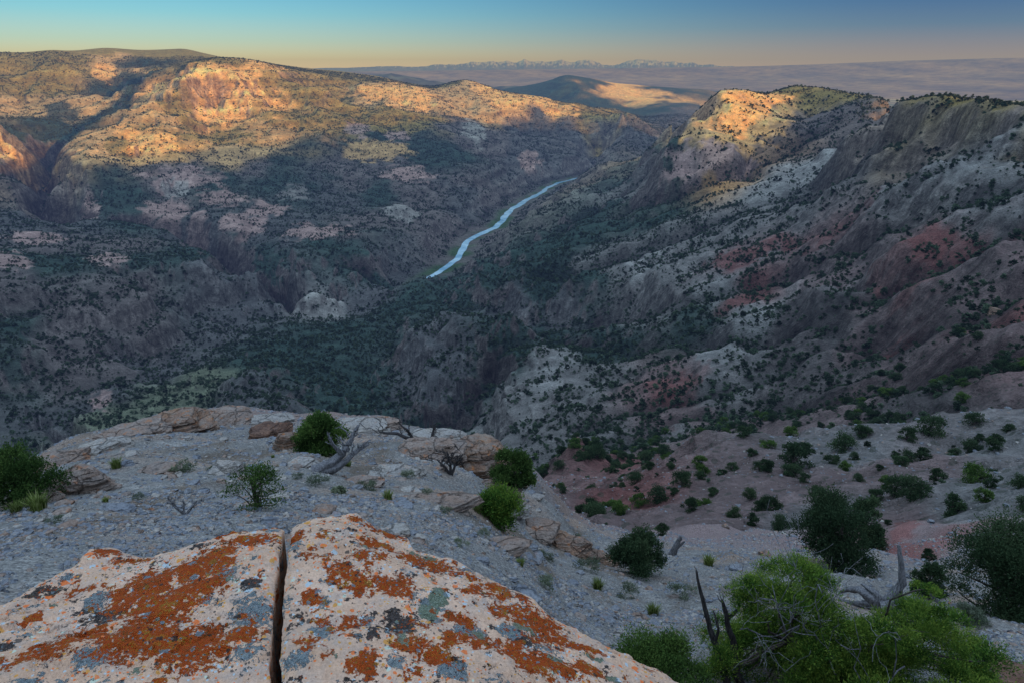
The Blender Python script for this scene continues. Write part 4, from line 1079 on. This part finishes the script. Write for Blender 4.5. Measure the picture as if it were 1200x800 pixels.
def mid_shrub(x, y, z, s, k, label, group, sz=1.0):
    cm, tm = MID_ME[k]
    root = bpy.data.objects.new('juniper_shrub', None); COL.objects.link(root); root.location = (x, y, z - .05 * s)
    root.scale = (s, s, s * sz); root.rotation_euler = (0, 0, rng.uniform(0, 6.28)); root.empty_display_size = .3
    tag(root, label, 'shrub', group)
    for nm, me in (('crown', cm), ('trunk', tm)):
        c = bpy.data.objects.new(nm, me); COL.objects.link(c); c.parent = root
for px, py, w_, h_ in HAND:
    p = gp(px, py + h_ * .4, 28); s = px_m(p, w_) / 1.15; used.append((p.x, p.y))
    rr = math.hypot(p.x, p.y)
    lab = 'dark juniper shrub on the near pink clay slope' if rr < 160 else 'dark juniper shrub on the slope beyond the near crest'
    mid_shrub(p.x, p.y, p.z, s, int(rng.integers(8)), lab, 'junipers on the near pink slope' if rr < 160 else 'junipers beyond the near crest', h_ / w_ * 1.15)
U_ = np.array(used)
size1 = rng.lognormal(.50, .50, len(x1)); size1 = np.clip(size1, .7, 3.6)
size1 = np.where(r1 < 150, size1 * .5, size1)
order = np.argsort(-size1 / r1)
cnt = 0; rest = []
for i in order:
    if r1[i] < 150 and (rng.random() < .35 or np.min(np.hypot(U_[:, 0] - x1[i], U_[:, 1] - y1[i])) < 2.5): continue
    if cnt < 235:
        if r1[i] < 150: lab, g_ = 'dark juniper shrub on the near pink clay slope', 'junipers on the near pink slope'
        elif x1[i] / y1[i] < .12: lab, g_ = 'dark juniper shrub on the pale slope below the knoll', 'junipers below the knoll'
        else: lab, g_ = 'dark juniper shrub on the slope beyond the near crest', 'junipers beyond the near crest'
        mid_shrub(x1[i], y1[i], z1[i], size1[i], int(rng.integers(8)), lab, g_); cnt += 1
    else: rest.append(i)
rest = np.array(rest)
def stuff_scatter(name, label, xs, ys, zs, ss, meshes, seed):
    """one object: shrubs set on points by geometry nodes"""
    n = len(xs); rg = np.random.default_rng(seed)
    me = bpy.data.meshes.new(name + '_points'); me.vertices.add(n)
    me.vertices.foreach_set("co", np.stack([xs, ys, zs], -1).astype(np.float32).ravel())
    for an, v_ in (('sz', ss), ('rot', rg.uniform(0, 6.28, n)), ('hh', rg.uniform(.75, 1.25, n))):
        at_ = me.attributes.new(an, 'FLOAT', 'POINT'); at_.data.foreach_set("value", v_.astype(np.float32))
    at_ = me.attributes.new('idx', 'INT', 'POINT'); at_.data.foreach_set("value", rg.integers(0, len(meshes), n).astype(np.int32))
    o = link(name, me); tag(o, label, kind='stuff')
    coll = bpy.data.collections.new(name + '_kinds')
    for i, m_ in enumerate(meshes):
        c = bpy.data.objects.new('%s_kind_%d' % (name, i), m_); coll.objects.link(c)
    ng = bpy.data.node_groups.new(name, 'GeometryNodeTree')
    ng.interface.new_socket('Geometry', in_out='INPUT', socket_type='NodeSocketGeometry'); ng.interface.new_socket('Geometry', in_out='OUTPUT', socket_type='NodeSocketGeometry')
    N = ng.nodes; Lk = ng.links
    gi = N.new('NodeGroupInput'); go = N.new('NodeGroupOutput')
    ci = N.new('GeometryNodeCollectionInfo'); ci.inputs[0].default_value = coll; ci.inputs['Separate Children'].default_value = True; ci.inputs['Reset Children'].default_value = True
    io = N.new('GeometryNodeInstanceOnPoints'); io.inputs['Pick Instance'].default_value = True
    def na(nm, t='FLOAT'):
        a = N.new('GeometryNodeInputNamedAttribute'); a.data_type = t; a.inputs[0].default_value = nm; return a.outputs[0]
    cr = N.new('ShaderNodeCombineXYZ'); Lk.new(na('rot'), cr.inputs[2])
    cs = N.new('ShaderNodeCombineXYZ'); ml = N.new('ShaderNodeMath'); ml.operation = 'MULTIPLY'
    sz_ = na('sz'); Lk.new(sz_, ml.inputs[0]); Lk.new(na('hh'), ml.inputs[1])
    Lk.new(sz_, cs.inputs[0]); Lk.new(sz_, cs.inputs[1]); Lk.new(ml.outputs[0], cs.inputs[2])
    Lk.new(gi.outputs[0], io.inputs['Points']); Lk.new(ci.outputs[0], io.inputs['Instance']); Lk.new(na('idx', 'INT'), io.inputs['Instance Index'])
    e2r = N.new('FunctionNodeEulerToRotation'); Lk.new(cr.outputs[0], e2r.inputs[0]); Lk.new(e2r.outputs[0], io.inputs['Rotation'])
    Lk.new(cs.outputs[0], io.inputs['Scale']); Lk.new(io.outputs[0], go.inputs[0])
    md = o.modifiers.new('scatter', 'NODES'); md.node_group = ng
    return o
stuff_scatter('scrub', 'dark juniper scrub over the middle slopes', x1[rest], y1[rest], z1[rest] - .1, size1[rest], LOD_ME, 31)
s2 = np.clip(rng.lognormal(.55, .50, len(x2)), .6, 4.5)
stuff_scatter('far_scrub', 'dense juniper scrub over the gorge slopes', x2, y2, z2 - .1, s2, LOD_ME, 32)
s3 = np.clip(rng.lognormal(.75, .45, len(x3)), .9, 6)
stuff_scatter('distant_scrub', 'fine speckle of scrub on the far benches and mesas', x3, y3, z3 - .2, s3, LOD_ME, 33)
print("plants", round(time.time() - T0, 1))
# ------------------------------------------------------------------ the lichen covered boulder, split by a crack
from mathutils import noise as mnoise
BZ_PTS = [(-300,800,-1.60),(0,696,-1.72),(0,800,-1.62),(110,640,-1.72),(180,645,-1.73),(240,626,-1.70),(335,608,-1.66),(200,700,-1.64),(300,720,-1.62),(300,800,-1.62),(400,592,-1.62),(440,607,-1.66),(480,628,-1.72),(530,645,-1.76),
          (420,680,-1.64),(500,720,-1.68),(450,800,-1.64),(578,668,-1.80),(637,704,-1.86),(700,736,-1.93),(740,757,-1.98),(830,800,-2.05),(600,740,-1.76),(600,800,-1.72),(700,800,-1.86),(300,1100,-1.6),(600,1100,-1.66),(0,1100,-1.58),(950,1000,-1.95)]
def atz(px, py, z):
    a, t = ray(px, py); r = z / t; return Vector((r * math.sin(a), r * math.cos(a), z))
_p = [atz(*q) for q in BZ_PTS]
_bx = np.array([[q.x, q.y] for q in _p]); _bz = np.array([q.z for q in _p])
_K = np.sqrt(((_bx[:, None] - _bx[None]) ** 2).sum(-1) + .02); _n = len(_bx)
_M = np.zeros((_n + 3, _n + 3)); _M[:_n, :_n] = _K - np.eye(_n) * .02; _M[:_n, _n] = 1; _M[:_n, _n+1:] = _bx; _M[_n, :_n] = 1; _M[_n+1:, :_n] = _bx.T
_w = np.linalg.solve(_M, np.concatenate([_bz, np.zeros(3)]))
def rock_top(x, y):
    q = np.stack([x.ravel(), y.ravel()], -1)
    d = np.sqrt(((q[:, None] - _bx[None]) ** 2).sum(-1) + .02)
    z = (d @ _w[:_n] + _w[_n] + q @ _w[_n+1:]).reshape(x.shape)
    z = z + .034 * fbm(x * 1.7, y * 2.4, 801, 3) + .020 * fbm(x * 7, y * 9, 803, 3) + .008 * fbm(x * 30, y * 34, 805, 3)
    # thin bedding steps and weathered pits
    b = (z + .25 * x * .2 + .02 * fbm(x * 3, y * 3, 807, 2)) / .035
    z = z + .011 * (b - np.floor(b) - .5) * sstep(-.1, .25, fbm(x * 1.6 + 4, y * 1.6, 809, 2))
    pit = np.clip(perlin(x * 9, y * 12, 811) - .45, 0, 1)
    return z - .05 * pit
FARL = [(-420,840),(-300,790),(-120,735),(0,696),(30,678),(55,664),(85,646),(108,631),(130,630),(155,637),(178,641),(187,635),(210,629),(234,624),(252,619),(272,613),(300,609),(330,606.5)]
FARR = [(340,605),(348,602),(365,596),(382,592),(400,591),(416,590),(430,598),(442,607),(458,611),(472,615),(480,628),(505,637),(531,643),(555,656),(578,668),(598,675),(612,681),(626,694),(637,704),(668,721),(701,736),(740,757),(780,776),(830,800),(880,835),(940,890)]
def out_xy(L, n):
    zi = []
    P_ = []
    for px, py in L:
        z = -1.7
        for _ in range(4):
            v = atz(px, py, z); z = float(rock_top(np.array([v.x]), np.array([v.y]))[0])
        P_.append((v.x, v.y))
    P_ = np.array(P_); d = np.concatenate([[0], np.cumsum(np.hypot(*np.diff(P_, axis=0).T))])
    s = np.linspace(0, d[-1], n); Q = np.stack([np.interp(s, d, P_[:, 0]), np.interp(s, d, P_[:, 1])], -1)
    Q = Q + .010 * np.stack([perlin(s * 9, s * 0 + 2.2, 820), perlin(s * 9, s * 0 + 7.2, 821)], -1) + .004 * np.stack([perlin(s * 40, s * 0, 822), perlin(s * 40, s * 0 + 3, 823)], -1)
    return Q
FIELDS = {
 'orange': [(121,633,15,7,1),(153,643,30,7,1),(170,690,48,26,1),(230,672,50,20,1),(191,723,48,30,1),(238,698,34,20,1),(170,766,62,26,1),(230,774,48,28,1),(106,757,34,14,.9),(64,775,34,16,.9),(297,640,36,9,1),(36,723,11,8,1),(81,685,10,10,.8),(289,757,24,12,1),(262,655,22,9,1),(255,619,34,5,1),(314,611,20,5,1),
   (395,597,34,7,1),(455,617,28,8,1.1),(501,647,40,12,.9),(425,690,28,10,.9),(582,690,24,12,1),(629,723,42,26,.95),(430,790,22,14,1),(510,770,20,14,1),(527,749,14,10,1),(637,779,40,16,1),(663,775,16,12,1),(365,715,16,10,.9),(404,675,12,8,.9),(552,677,12,10,.9),(590,720,20,14,.8),(680,732,32,7,1),(360,770,16,12,.8),(560,770,22,14,.85),(470,700,20,8,.7),(730,770,16,8,.8),(420,615,30,5,.8),(380,640,10,8,.6),(545,655,22,6,.9),(613,690,14,8,1),(460,690,30,14,.9),(540,720,24,10,.9),(395,690,14,12,.85),(480,760,26,12,.95),(600,770,24,14,.95),(410,740,20,10,.85),(350,640,10,8,.9),(440,640,22,8,.9),(690,765,26,10,.9),(760,790,22,8,.9),(565,650,14,6,.9),(420,660,18,7,.8),(20,790,20,10,.8),(700,790,20,8,.8)],
 'blue': [(113,698,18,11,1),(263,685,22,11,1),(198,709,11,11,1),(297,732,28,20,.9),(115,787,24,15,1),(552,732,20,13,1.1),(599,745,18,10,1.1),(531,785,18,12,1.1),(382,753,18,12,.9),(467,787,16,9,1),(346,653,11,7,1),(290,780,22,14,.8),(380,720,12,8,.7),(250,715,14,8,.7),(420,740,22,9,.8),(640,745,20,10,.7),(350,790,20,12,.8),(60,790,14,8,.7)],
 'green': [(514,698,11,10,1.2),(501,715,12,8,1.2),(614,736,17,6,1.1),(697,742,14,5,1),(475,755,10,7,.9),(650,765,9,6,1),(720,766,12,5,1),(560,760,9,6,.9)],
 'dark': [(127,723,30,20,.85),(472,736,24,22,.9),(612,753,20,12,.9),(297,700,14,9,1),(259,753,18,9,.8),(42,681,26,8,.95),(230,636,12,4,1),(501,655,30,8,.7),(180,658,10,4,.9),(100,712,16,4,1),(560,700,20,6,.6),(390,610,20,5,.6),(5,765,12,10,.9),(440,750,12,10,.8),(600,715,10,6,.9),(350,740,10,12,.6),(690,765,18,8,.6),(520,690,16,5,.6)]}
def fields_at(x, y, z):
    out = {}
    wx = .020 * fbm(x * 14, y * 14, 840, 4) + .008 * fbm(x * 70, y * 70, 842, 2); wy = .020 * fbm(x * 14, y * 14, 841, 4) + .008 * fbm(x * 70, y * 70, 843, 2)
    for k, L in FIELDS.items():
        f = np.zeros(x.shape)
        for px, py, rx, ry, s in L:
            c = atz(px, py, -1.68 if px < 560 else -1.78); d_ = c.y * CP - c.z * SP; mx_ = rx * d_ / F; 
            a, t = ray(px, py); my = ry * d_ / F / abs(math.sin(math.atan(t)))
            q = ((x + wx - c.x) / mx_) ** 2 + ((y + wy - c.y) / my) ** 2
            f = np.maximum(f, s * (1.15 - q * .65))
        out[k] = np.clip(f, 0, 1.3)
    return out
def boulder_mat():
    m = NT('lichen_sandstone'); P_ = m.pos()
    nA = m.noise(P_, 3.2, 5, .6); nB = m.noise(P_, 24, 5, .7); nC = m.noise(P_, 130, 3, .6); nE = m.noise(P_, 55, 4, .7); nD = m.noise(m.scale(P_, 1, 1, 8), 9, 4, .6)
    base = m.mix(m.ramp(nA, (.35, 0.), (.65, 1.)), (.55, .34, .215), (.72, .47, .315))
    base = m.mix(m.ramp(nD, (.45, 0.), (.7, .55)), base, (.36, .33, .30))
    base = m.mix(1, base, m.ramp(nC, (.25, .72), (.55, 1.0), (.8, 1.18)), 'MULTIPLY')
    base = m.mix(m.ramp(nB, (.62, 0.), (.72, .7)), base, (.22, .19, .16))
    off = m.math('MULTIPLY', m.math('SUBTRACT', nB, .5), 2.3)
    off2 = m.math('MULTIPLY', m.math('SUBTRACT', nC, .5), 1.0)
    off = m.math('ADD', m.math('ADD', off, off2), m.math('MULTIPLY', m.math('SUBTRACT', nE, .5), 2.2))
    def mask(nm, bg_scale, bg_thr, seed, hard=.10, edge=.62):
        f = m.attr(nm, 'Fac')
        vec = m.n('ShaderNodeVectorMath', operation='ADD'); m.put(vec.inputs[0], P_); vec.inputs[1].default_value = (seed, seed * 1.7, seed * .3)
        bgN = m.math('SUBTRACT', m.noise(vec, bg_scale, 4, .62), bg_thr)
        f = m.math('MAXIMUM', f, m.math('ADD', m.math('MULTIPLY', bgN, 5.0), .15))
        v = m.math('ADD', f, off)
        return m.math('SMOOTH_MIN', m.math('MAXIMUM', m.math('DIVIDE', m.math('SUBTRACT', v, edge), hard), 0.0), 1.0, .02)
    mo = mask('orange', 8.5, .54, 1.3); mb = mask('blue', 10, .54, 4.1); mg = mask('green', 9, .60, 7.7); md = mask('dark', 14, .545, 2.9)
    v1 = m.n('ShaderNodeRGBToBW'); m.put(v1.inputs[0], m.voro(P_, 170, out='Color'))
    cell = m.voro(P_, 210)
    oc = m.ramp(m.math('ADD', m.math('MULTIPLY', m.noise(P_, 11, 4, .7), .75), m.math('MULTIPLY', v1, .3)), (.33, (.34, .13, .030)), (.43, (.78, .15, .018)), (.54, (.90, .125, .016)), (.64, (.88, .24, .02)), (.78, (.62, .42, .06)))
    bc_ = m.ramp(v1, (.2, (.24, .32, .34)), (.5, (.42, .54, .56)), (.8, (.60, .68, .66)))
    gc = m.ramp(v1, (.2, (.28, .36, .22)), (.8, (.50, .60, .42)))
    dc = m.ramp(v1, (.2, (.025, .022, .022)), (.8, (.13, .12, .12)))
    c = m.mix(m.math('MULTIPLY', md, .85), base, dc); c = m.mix(m.math('MULTIPLY', mb, .85), c, bc_); c = m.mix(mo, c, oc); c = m.mix(m.math('MULTIPLY', mg, .9), c, gc)
    for sc_, dens, sd in ((26, .80, 3.3), (48, .72, 8.1), (90, .66, 5.2)):
        vec = m.n('ShaderNodeVectorMath', operation='ADD'); m.put(vec.inputs[0], P_); vec.inputs[1].default_value = (sd, -sd, sd * .5)
        dn = m.math('ADD', m.voro(vec, sc_), m.math('MULTIPLY', m.math('SUBTRACT', nE, .5), .9)); cc = m.n('ShaderNodeSeparateColor'); m.put(cc.inputs[0], m.voro(vec, sc_, out='Color'))
        clus = m.noise(vec, 3.2, 3, .6)
        on = m.math('MULTIPLY', m.math('LESS_THAN', dn, .34), m.math('GREATER_THAN', m.math('ADD', cc.outputs[0], m.math('MULTIPLY', m.math('SUBTRACT', clus, .5), 1.6)), dens))
        pick = m.ramp(cc.outputs[1], (0, (.72,.15,.02)), (.34, (.58,.26,.04)), (.52, (.42,.52,.54)), (.74, (.50,.58,.44)), (.82, (.06,.055,.05)), interp='CONSTANT')
        c = m.mix(m.math('MULTIPLY', on, .85), c, pick)
    dep = m.n('ShaderNodeSeparateXYZ'); m.put(dep.inputs[0], m.n('ShaderNodeNewGeometry').outputs['Normal'])
    h = m.math('ADD', m.math('MULTIPLY', nB, .010), m.math('MULTIPLY', nC, .0045))
    lich = m.math('MAXIMUM', m.math('MAXIMUM', mo, mb), m.math('MAXIMUM', mg, md))
    h = m.math('ADD', h, m.math('MULTIPLY', lich, m.math('SUBTRACT', .0035, m.math('MULTIPLY', cell, .35))))
    return m.out(c, .88, m.bump(h, .9, 1.0), .2)
M_BOULD = boulder_mat()
def half(far, side, near_u0, near_u1, name, label, nu, nv):
    Fp = out_xy(far, nu); u = np.linspace(0, 1, nu)
    Nn = np.stack([near_u0[0] + (near_u1[0] - near_u0[0]) * u, near_u0[1] + (near_u1[1] - near_u0[1]) * u], -1)
    v = 1 - (1 - np.linspace(0, 1, nv)) ** 1.25
    x = Nn[None, :, 0] + (Fp[None, :, 0] - Nn[None, :, 0]) * v[:, None]; y = Nn[None, :, 1] + (Fp[None, :, 1] - Nn[None, :, 1]) * v[:, None]
    cu = u if side > 0 else 1 - u                       # 1 at the crack
    wig = .020 * perlin(v * 5, v * 0 + 1.5, 830) + .008 * perlin(v * 21, v * 0 + 5.5, 831) + side * .003 * perlin(v * 60, v * 0, 832 + side)
    x = x + wig[:, None] * (cu[None, :] ** 8)
    z = rock_top(x, y)
    # rounded rims
    dfar = np.hypot(x - Fp[None, :, 0], y - Fp[None, :, 1]); rim = .16
    z = z - .055 * np.clip(1 - dfar / rim, 0, 1) ** 2
    cr = x[:, -1:] if side > 0 else x[:, :1]; dcr = np.abs(x - cr)
    z = z - .014 * np.clip(1 - dcr / .03, 0, 1) ** 2
    # skirts: far side and crack side go down
    sk_ = 14; dirn = Fp - np.array([0, 1.0]); dirn = dirn / np.linalg.norm(dirn, axis=1)[:, None]
    sx = []; sy = []; sz = []
    for i in range(1, sk_ + 1):
        f = i / sk_; o_ = .05 * math.sin(min(1, f * 2.5) * 1.57) + .05 * f; dz = .02 * i + 2.2 * f ** 2.2
        jit = .03 * perlin(u * 20, u * 0 + f * 6, 835) * min(1, i / 3)
        sx.append(Fp[:, 0] + dirn[:, 0] * (o_ + jit)); sy.append(Fp[:, 1] + dirn[:, 1] * (o_ + jit)); sz.append(z[-1] - dz)
    x = np.vstack([x] + [np.array(sx)]); y = np.vstack([y, np.array(sy)]); z = np.vstack([z, np.array(sz)])
    cs = []
    col = -1 if side > 0 else 0
    for i in range(1, 10):
        f = i / 9; cs.append((x[:, col] + side * .002 * i * 0 - side * .004 * i + .006 * perlin(y[:, col] * 20, y[:, col] * 0 + f * 9, 837), y[:, col], z[:, col] - .004 - 1.3 * f ** 1.6))
    ex = [np.stack([q[k_] for q in cs], 1) for k_ in range(3)]
    if side > 0: x = np.hstack([x, ex[0]]); y = np.hstack([y, ex[1]]); z = np.hstack([z, ex[2]])
    else: x = np.hstack([ex[0][:, ::-1], x]); y = np.hstack([ex[1][:, ::-1], y]); z = np.hstack([ex[2][:, ::-1], z])
    fl = fields_at(x, y, z)
    V_ = np.stack([x, y, z], -1).reshape(-1, 3)
    o = link(name, mesh_np(name, V_, gridfaces(*x.shape), M_BOULD, attrs={k_: f_.ravel() for k_, f_ in fl.items()}))
    tag(o, label, 'boulder'); return o
c0 = atz(330, 606.5, -1.68); c1 = atz(311, 800, -1.62); dxc = (c1.x - c0.x) / (c1.y - c0.y)
ny = .30; nl = c0.x + dxc * (ny - c0.y)
half(FARL, 1, (-1.5, ny), (nl, ny), 'sandstone_boulder', 'left half of the split boulder with the broad orange lichen patch', 460, 330)
d0 = atz(340, 605, -1.68); d1 = atz(324, 800, -1.62); nr_ = d0.x + (d1.x - d0.x) / (d1.y - d0.y) * (ny - d0.y)
half(FARR, -1, (nr_, ny), (2.3, ny), 'sandstone_boulder', 'right half of the split boulder, tapering down to the right', 560, 330)

# ------------------------------------------------------------------ ledges and loose rocks
def rock_mat(name, a, b, c_, lich=.5):
    m = NT(name); P_ = m.obj(); ob = m.n('ShaderNodeObjectInfo').outputs['Random']; W_ = m.pos()
    n = m.noise(W_, 1.6, 5, .6); n2 = m.noise(m.scale(W_, 1, 1, 7), 2.2, 4, .6); n3 = m.noise(W_, 16, 4, .65)
    c = m.mix(m.ramp(n, (.35, 0.), (.62, 1.)), a, b); c = m.mix(m.ramp(n2, (.42, 0.), (.62, .8)), c, c_)
    c = m.mix(1, c, m.ramp(n3, (.3, .6), (.5, 1.), (.75, 1.3)), 'MULTIPLY')
    n4 = m.noise(W_, 3.6, 4, .65)
    c = m.mix(m.ramp(n4, (.60, 0.), (.66, lich)), c, (.48, .17, .05))
    c = m.mix(m.ramp(m.noise(W_, 5.1, 4, .65), (.62, 0.), (.68, .6)), c, (.10, .095, .09))
    ck = m.n('ShaderNodeVectorMath', operation='ADD'); m.put(ck.inputs[0], m.scale(W_, 1.0, 1.0, 2.6)); m.put(ck.inputs[1], m.math('MULTIPLY', n, .5))
    ed = m.voro(ck, 1.1, 'DISTANCE_TO_EDGE'); crk = m.ramp(ed, (.0, 0.), (.035, 1.))
    c = m.mix(1, c, m.ramp(ed, (.0, .62), (.03, 1.)), 'MULTIPLY')
    h = m.math('ADD', m.math('MULTIPLY', n2, .14), m.math('ADD', m.math('MULTIPLY', n3, .06), m.math('ADD', m.math('MULTIPLY', n, .1), m.math('MULTIPLY', crk, .08))))
    return m.out(c, .9, m.bump(h, .9, 1.0), .2)
MR = {'tan': rock_mat('ledge_tan', (.32,.25,.20), (.23,.185,.155), (.26,.17,.12)), 'orange': rock_mat('ledge_orange', (.31,.175,.10), (.22,.135,.095), (.27,.22,.175), .7),
      'brown': rock_mat('ledge_brown', (.16,.085,.055), (.25,.14,.09), (.11,.07,.055), .2), 'pale': rock_mat('ledge_pale', (.36,.33,.29), (.28,.25,.22), (.38,.33,.27), .3),
      'slate': rock_mat('slab_grey', (.19,.20,.215), (.25,.25,.25), (.15,.16,.18), .15)}
def rock_mesh(seed, sx, sy, sz, n=26, layers=5, rough=.16):
    bm = bmesh.new(); bmesh.ops.create_cube(bm, size=2); bmesh.ops.subdivide_edges(bm, edges=bm.edges[:], cuts=n, use_grid_fill=True)
    o = Vector((seed * 7.3, seed * 3.1, seed * 1.7)); rg = random.Random(seed)
    lay = [rg.uniform(-.16, .12) for _ in range(layers + 2)]; sh = [(rg.uniform(-.08, .08), rg.uniform(-.08, .08)) for _ in range(layers + 2)]
    cut = [(Vector((rg.uniform(-1, 1), rg.uniform(-1, 1), rg.uniform(-.2, .5))).normalized(), rg.uniform(.72, 1.05)) for _ in range(11)]
    for v in bm.verts:
        p = v.co.copy(); L = (abs(p.x) ** 6 + abs(p.y) ** 6 + abs(p.z) ** 6) ** (1 / 6); p = p / L
        li = (p.z + 1) / 2 * layers + .35 * mnoise.noise(p * 1.5 + o); k = int(max(0, min(layers, li)))
        s = 1 + lay[k]; p.x = p.x * s + sh[k][0]; p.y = p.y * s + sh[k][1]
        for nn, dd in cut:
            e = p.dot(nn) - dd
            if e > 0: p -= nn * e
        d = mnoise.fractal(p * 1.6 + o, .8, 2.1, 5) * rough
        q = Vector((p.x * sx, p.y * sy, p.z * sz)); nrm = Vector((p.x / 1, p.y / 1, p.z * .8)).normalized()
        v.co = q + nrm * d * min(sx, sy, sz * 2.0)
    me = bpy.data.meshes.new('rock'); bm.to_mesh(me); bm.free()
    me.polygons.foreach_set("use_smooth", np.ones(len(me.polygons), bool)); return me
def rock(name, label, px, py, w_, h_, mat, seed, depth=.8, rz=None, tilt=0.0, group=None, r0=None, n=26, layers=5, cat='rock'):
    p = gp(px, py, r0); W = px_m(p, w_) / 2; H = px_m(p, h_) / 2 * .95
    me = rock_mesh(seed, W, W * depth, max(H, .05), n, layers); me.materials.append(MR[mat])
    a = -math.atan2(p.x, p.y)
    o = link(name, me, None, (p.x, p.y, p.z + H * .18), (tilt * .4, tilt, a + (rz if rz is not None else 0)))
    tag(o, label, cat, group); return o
BIG = [(207,500,86,26,'orange','orange tan ledge at the high point of the knoll rim',.6),(152,508,76,18,'tan','tan ledge left of the high point of the rim',.7),(92,572,74,44,'tan','rounded tan rock on the left rim with grass before it',.8),
 (316,512,62,28,'brown','dark brown angular block on the ledge left of the round juniper',.6),(342,524,46,34,'orange','orange block under the dark brown angular one',.6),(440,500,70,14,'tan','flat slab capping the rim behind the fallen trunk',.5),
 (300,497,86,14,'pale','pale flat ledge behind the dark brown block',.6),(560,545,98,50,'orange','big rounded orange ledge at the right brink of the knoll',.7),(500,535,84,30,'tan','tan ledge beside the big rounded orange one',.7),
 (468,556,70,14,'pale','long pale slab below the sprawling dead branches',.5),(625,622,70,16,'tan','low tan ledge under the green bush',.6),(664,642,58,24,'orange','stepped ledge at the edge of the drop right of the green bush',.6),
 (42,590,66,24,'tan','half buried rock under the left rim juniper',.7),(268,553,42,16,'pale','small pale knob of rock on the gravel left of the round juniper',.8),(180,552,52,9,'tan','flat tan slab in the middle of the knoll',.6),(520,590,96,12,'tan','reddish tan slab sunk in the slope below the dead shrub',.4),
 (1182,806,74,34,'brown','brown rock in the bottom right corner',.8),(120,528,60,16,'pale','pale shelf on the left rim below the tan ledge',.6),(600,600,40,12,'pale','pale stone between the juniper and the drop',.6),(382,505,50,12,'tan','tan shelf right behind the round juniper',.6),
 (245,496,96,18,'tan','low tan bench of rock between the high point and the pale ledge',.6),(410,503,84,16,'pale','pale broken shelf on the rim left of the flat capping slab',.5),(70,545,80,22,'tan','low shelf of rock above the rounded left rim rock',.6),
 (585,578,64,22,'tan','cracked shelf under the tall narrow juniper',.6),(515,516,60,16,'pale','pale shelf on the rim behind the sprawling dead branches',.5),(352,545,44,10,'pale','thin pale slab in front of the orange block',.6),
 (420,566,60,8,'tan','thin tan slab flush with the gravel below the fallen trunk',.5),(590,640,70,12,'tan','long low slab on the slope below the green bush',.5),(700,655,44,14,'orange','small rusty ledge left of the dark round bush',.6)]
for i, (px, py, w_, h_, mt_, lab, dp) in enumerate(BIG):
    rock('rock_ledge', lab, px, py, w_, h_, mt_, 40 + i, dp, tilt=random.uniform(-.06, .06), r0=6, n=44, layers=8)
rock('boulder', 'lone pinkish boulder on the far right slope', 1163, 368, 15, 12, 'orange', 71, .8, cat='boulder')
for i, (px, py, w_, h_) in enumerate([(895,650,14,9),(860,668,12,6),(935,646,10,6),(1010,655,12,7),(1060,676,16,8),(915,690,10,6),(790,700,12,6),(1100,728,14,7),(830,705,9,5),(1140,640,12,8),(1090,612,9,6),(985,612,8,6),(850,618,10,7),(960,608,8,5)]):
    rock('boulder_stone', 'loose grey stone lying on the slope right of the boulder', px, py, w_, h_, 'slate' if i % 3 else 'tan', 80 + i, .8, group='loose stones right of the boulder', n=10, layers=3)
# flat stones on the knoll: share meshes
SM = []
for s in range(8):
    me = rock_mesh(120 + s, 1, .75, .22, 10, 3, .2); me.materials.append(MR[('slate', 'slate', 'tan', 'pale')[s % 4]]); SM.append(me)
rg = random.Random(3)
spots = [(rg.uniform(70, 690), rg.uniform(505, 640)) for _ in range(150)] + [(rg.uniform(560, 1200), rg.uniform(640, 760)) for _ in range(60)]
for px, py, w_, h_, *_ in BIG:
    for _ in range(5): spots.append((px + rg.uniform(-.65, .65) * w_, py + rg.uniform(-.1, .9) * h_))
for px, py in spots:
    p = gp(px, py, 5)
    if math.hypot(p.x, p.y) > 34: continue
    s = rg.uniform(.05, .17) * (1.8 if rg.random() < .18 else 1)
    o = link('flat_stone', rg.choice(SM), None, (p.x, p.y, p.z + s * .06), (rg.uniform(-.12, .12), rg.uniform(-.12, .12), rg.uniform(0, 6.28)), (s, s, s * rg.uniform(.7, 1.3)))
    tag(o, 'flat stone lying on the gravel of the knoll' if px < 690 and py < 640 else 'flat stone lying on the gravel slope below the knoll', 'stone', 'flat stones on the knoll' if px < 690 and py < 640 else 'flat stones on the lower gravel slope')
# chips of shale: uncountable
CH = []
for s in range(5):
    me = rock_mesh(140 + s, 1, .7, .25, 3, 2, .25); me.materials.append(MR[('slate', 'pale', 'slate', 'tan', 'slate')[s]]); me.polygons.foreach_set("use_smooth", np.zeros(len(me.polygons), bool)); CH.append(me)
rg2 = np.random.default_rng(8)
def chips(r0, r1, n, smin, smax):
    a = rg2.uniform(-.75, .75, n); r = np.sqrt(rg2.uniform(r0 * r0, r1 * r1, n)); x = r * np.sin(a); y = r * np.cos(a)
    z = ground(x, y); v_ = (z + .3) / r > bil(HZ, x, y)
    k = fbm(x / 1.2, y / 1.2, 901, 3) + rg2.normal(size=n) * .2 > -.12
    x, y, z, r = (q[v_ & k] for q in (x, y, z, r)); return x, y, z, rg2.lognormal(0, .65, len(x)).clip(.35, 5) * np.interp(r, (r0, r1), (smin, smax))
cx = [chips(4.5, 13, 70000, .009, .017), chips(13, 40, 80000, .017, .034), chips(40, 130, 16000, .04, .10)]
cx = [np.concatenate(q) for q in zip(*cx)]
stuff_scatter('gravel', 'grey shale chips strewn over the ground', cx[0], cx[1], cx[2] + cx[3] * .1, cx[3], CH, 41)
print("rocks", round(time.time() - T0, 1))
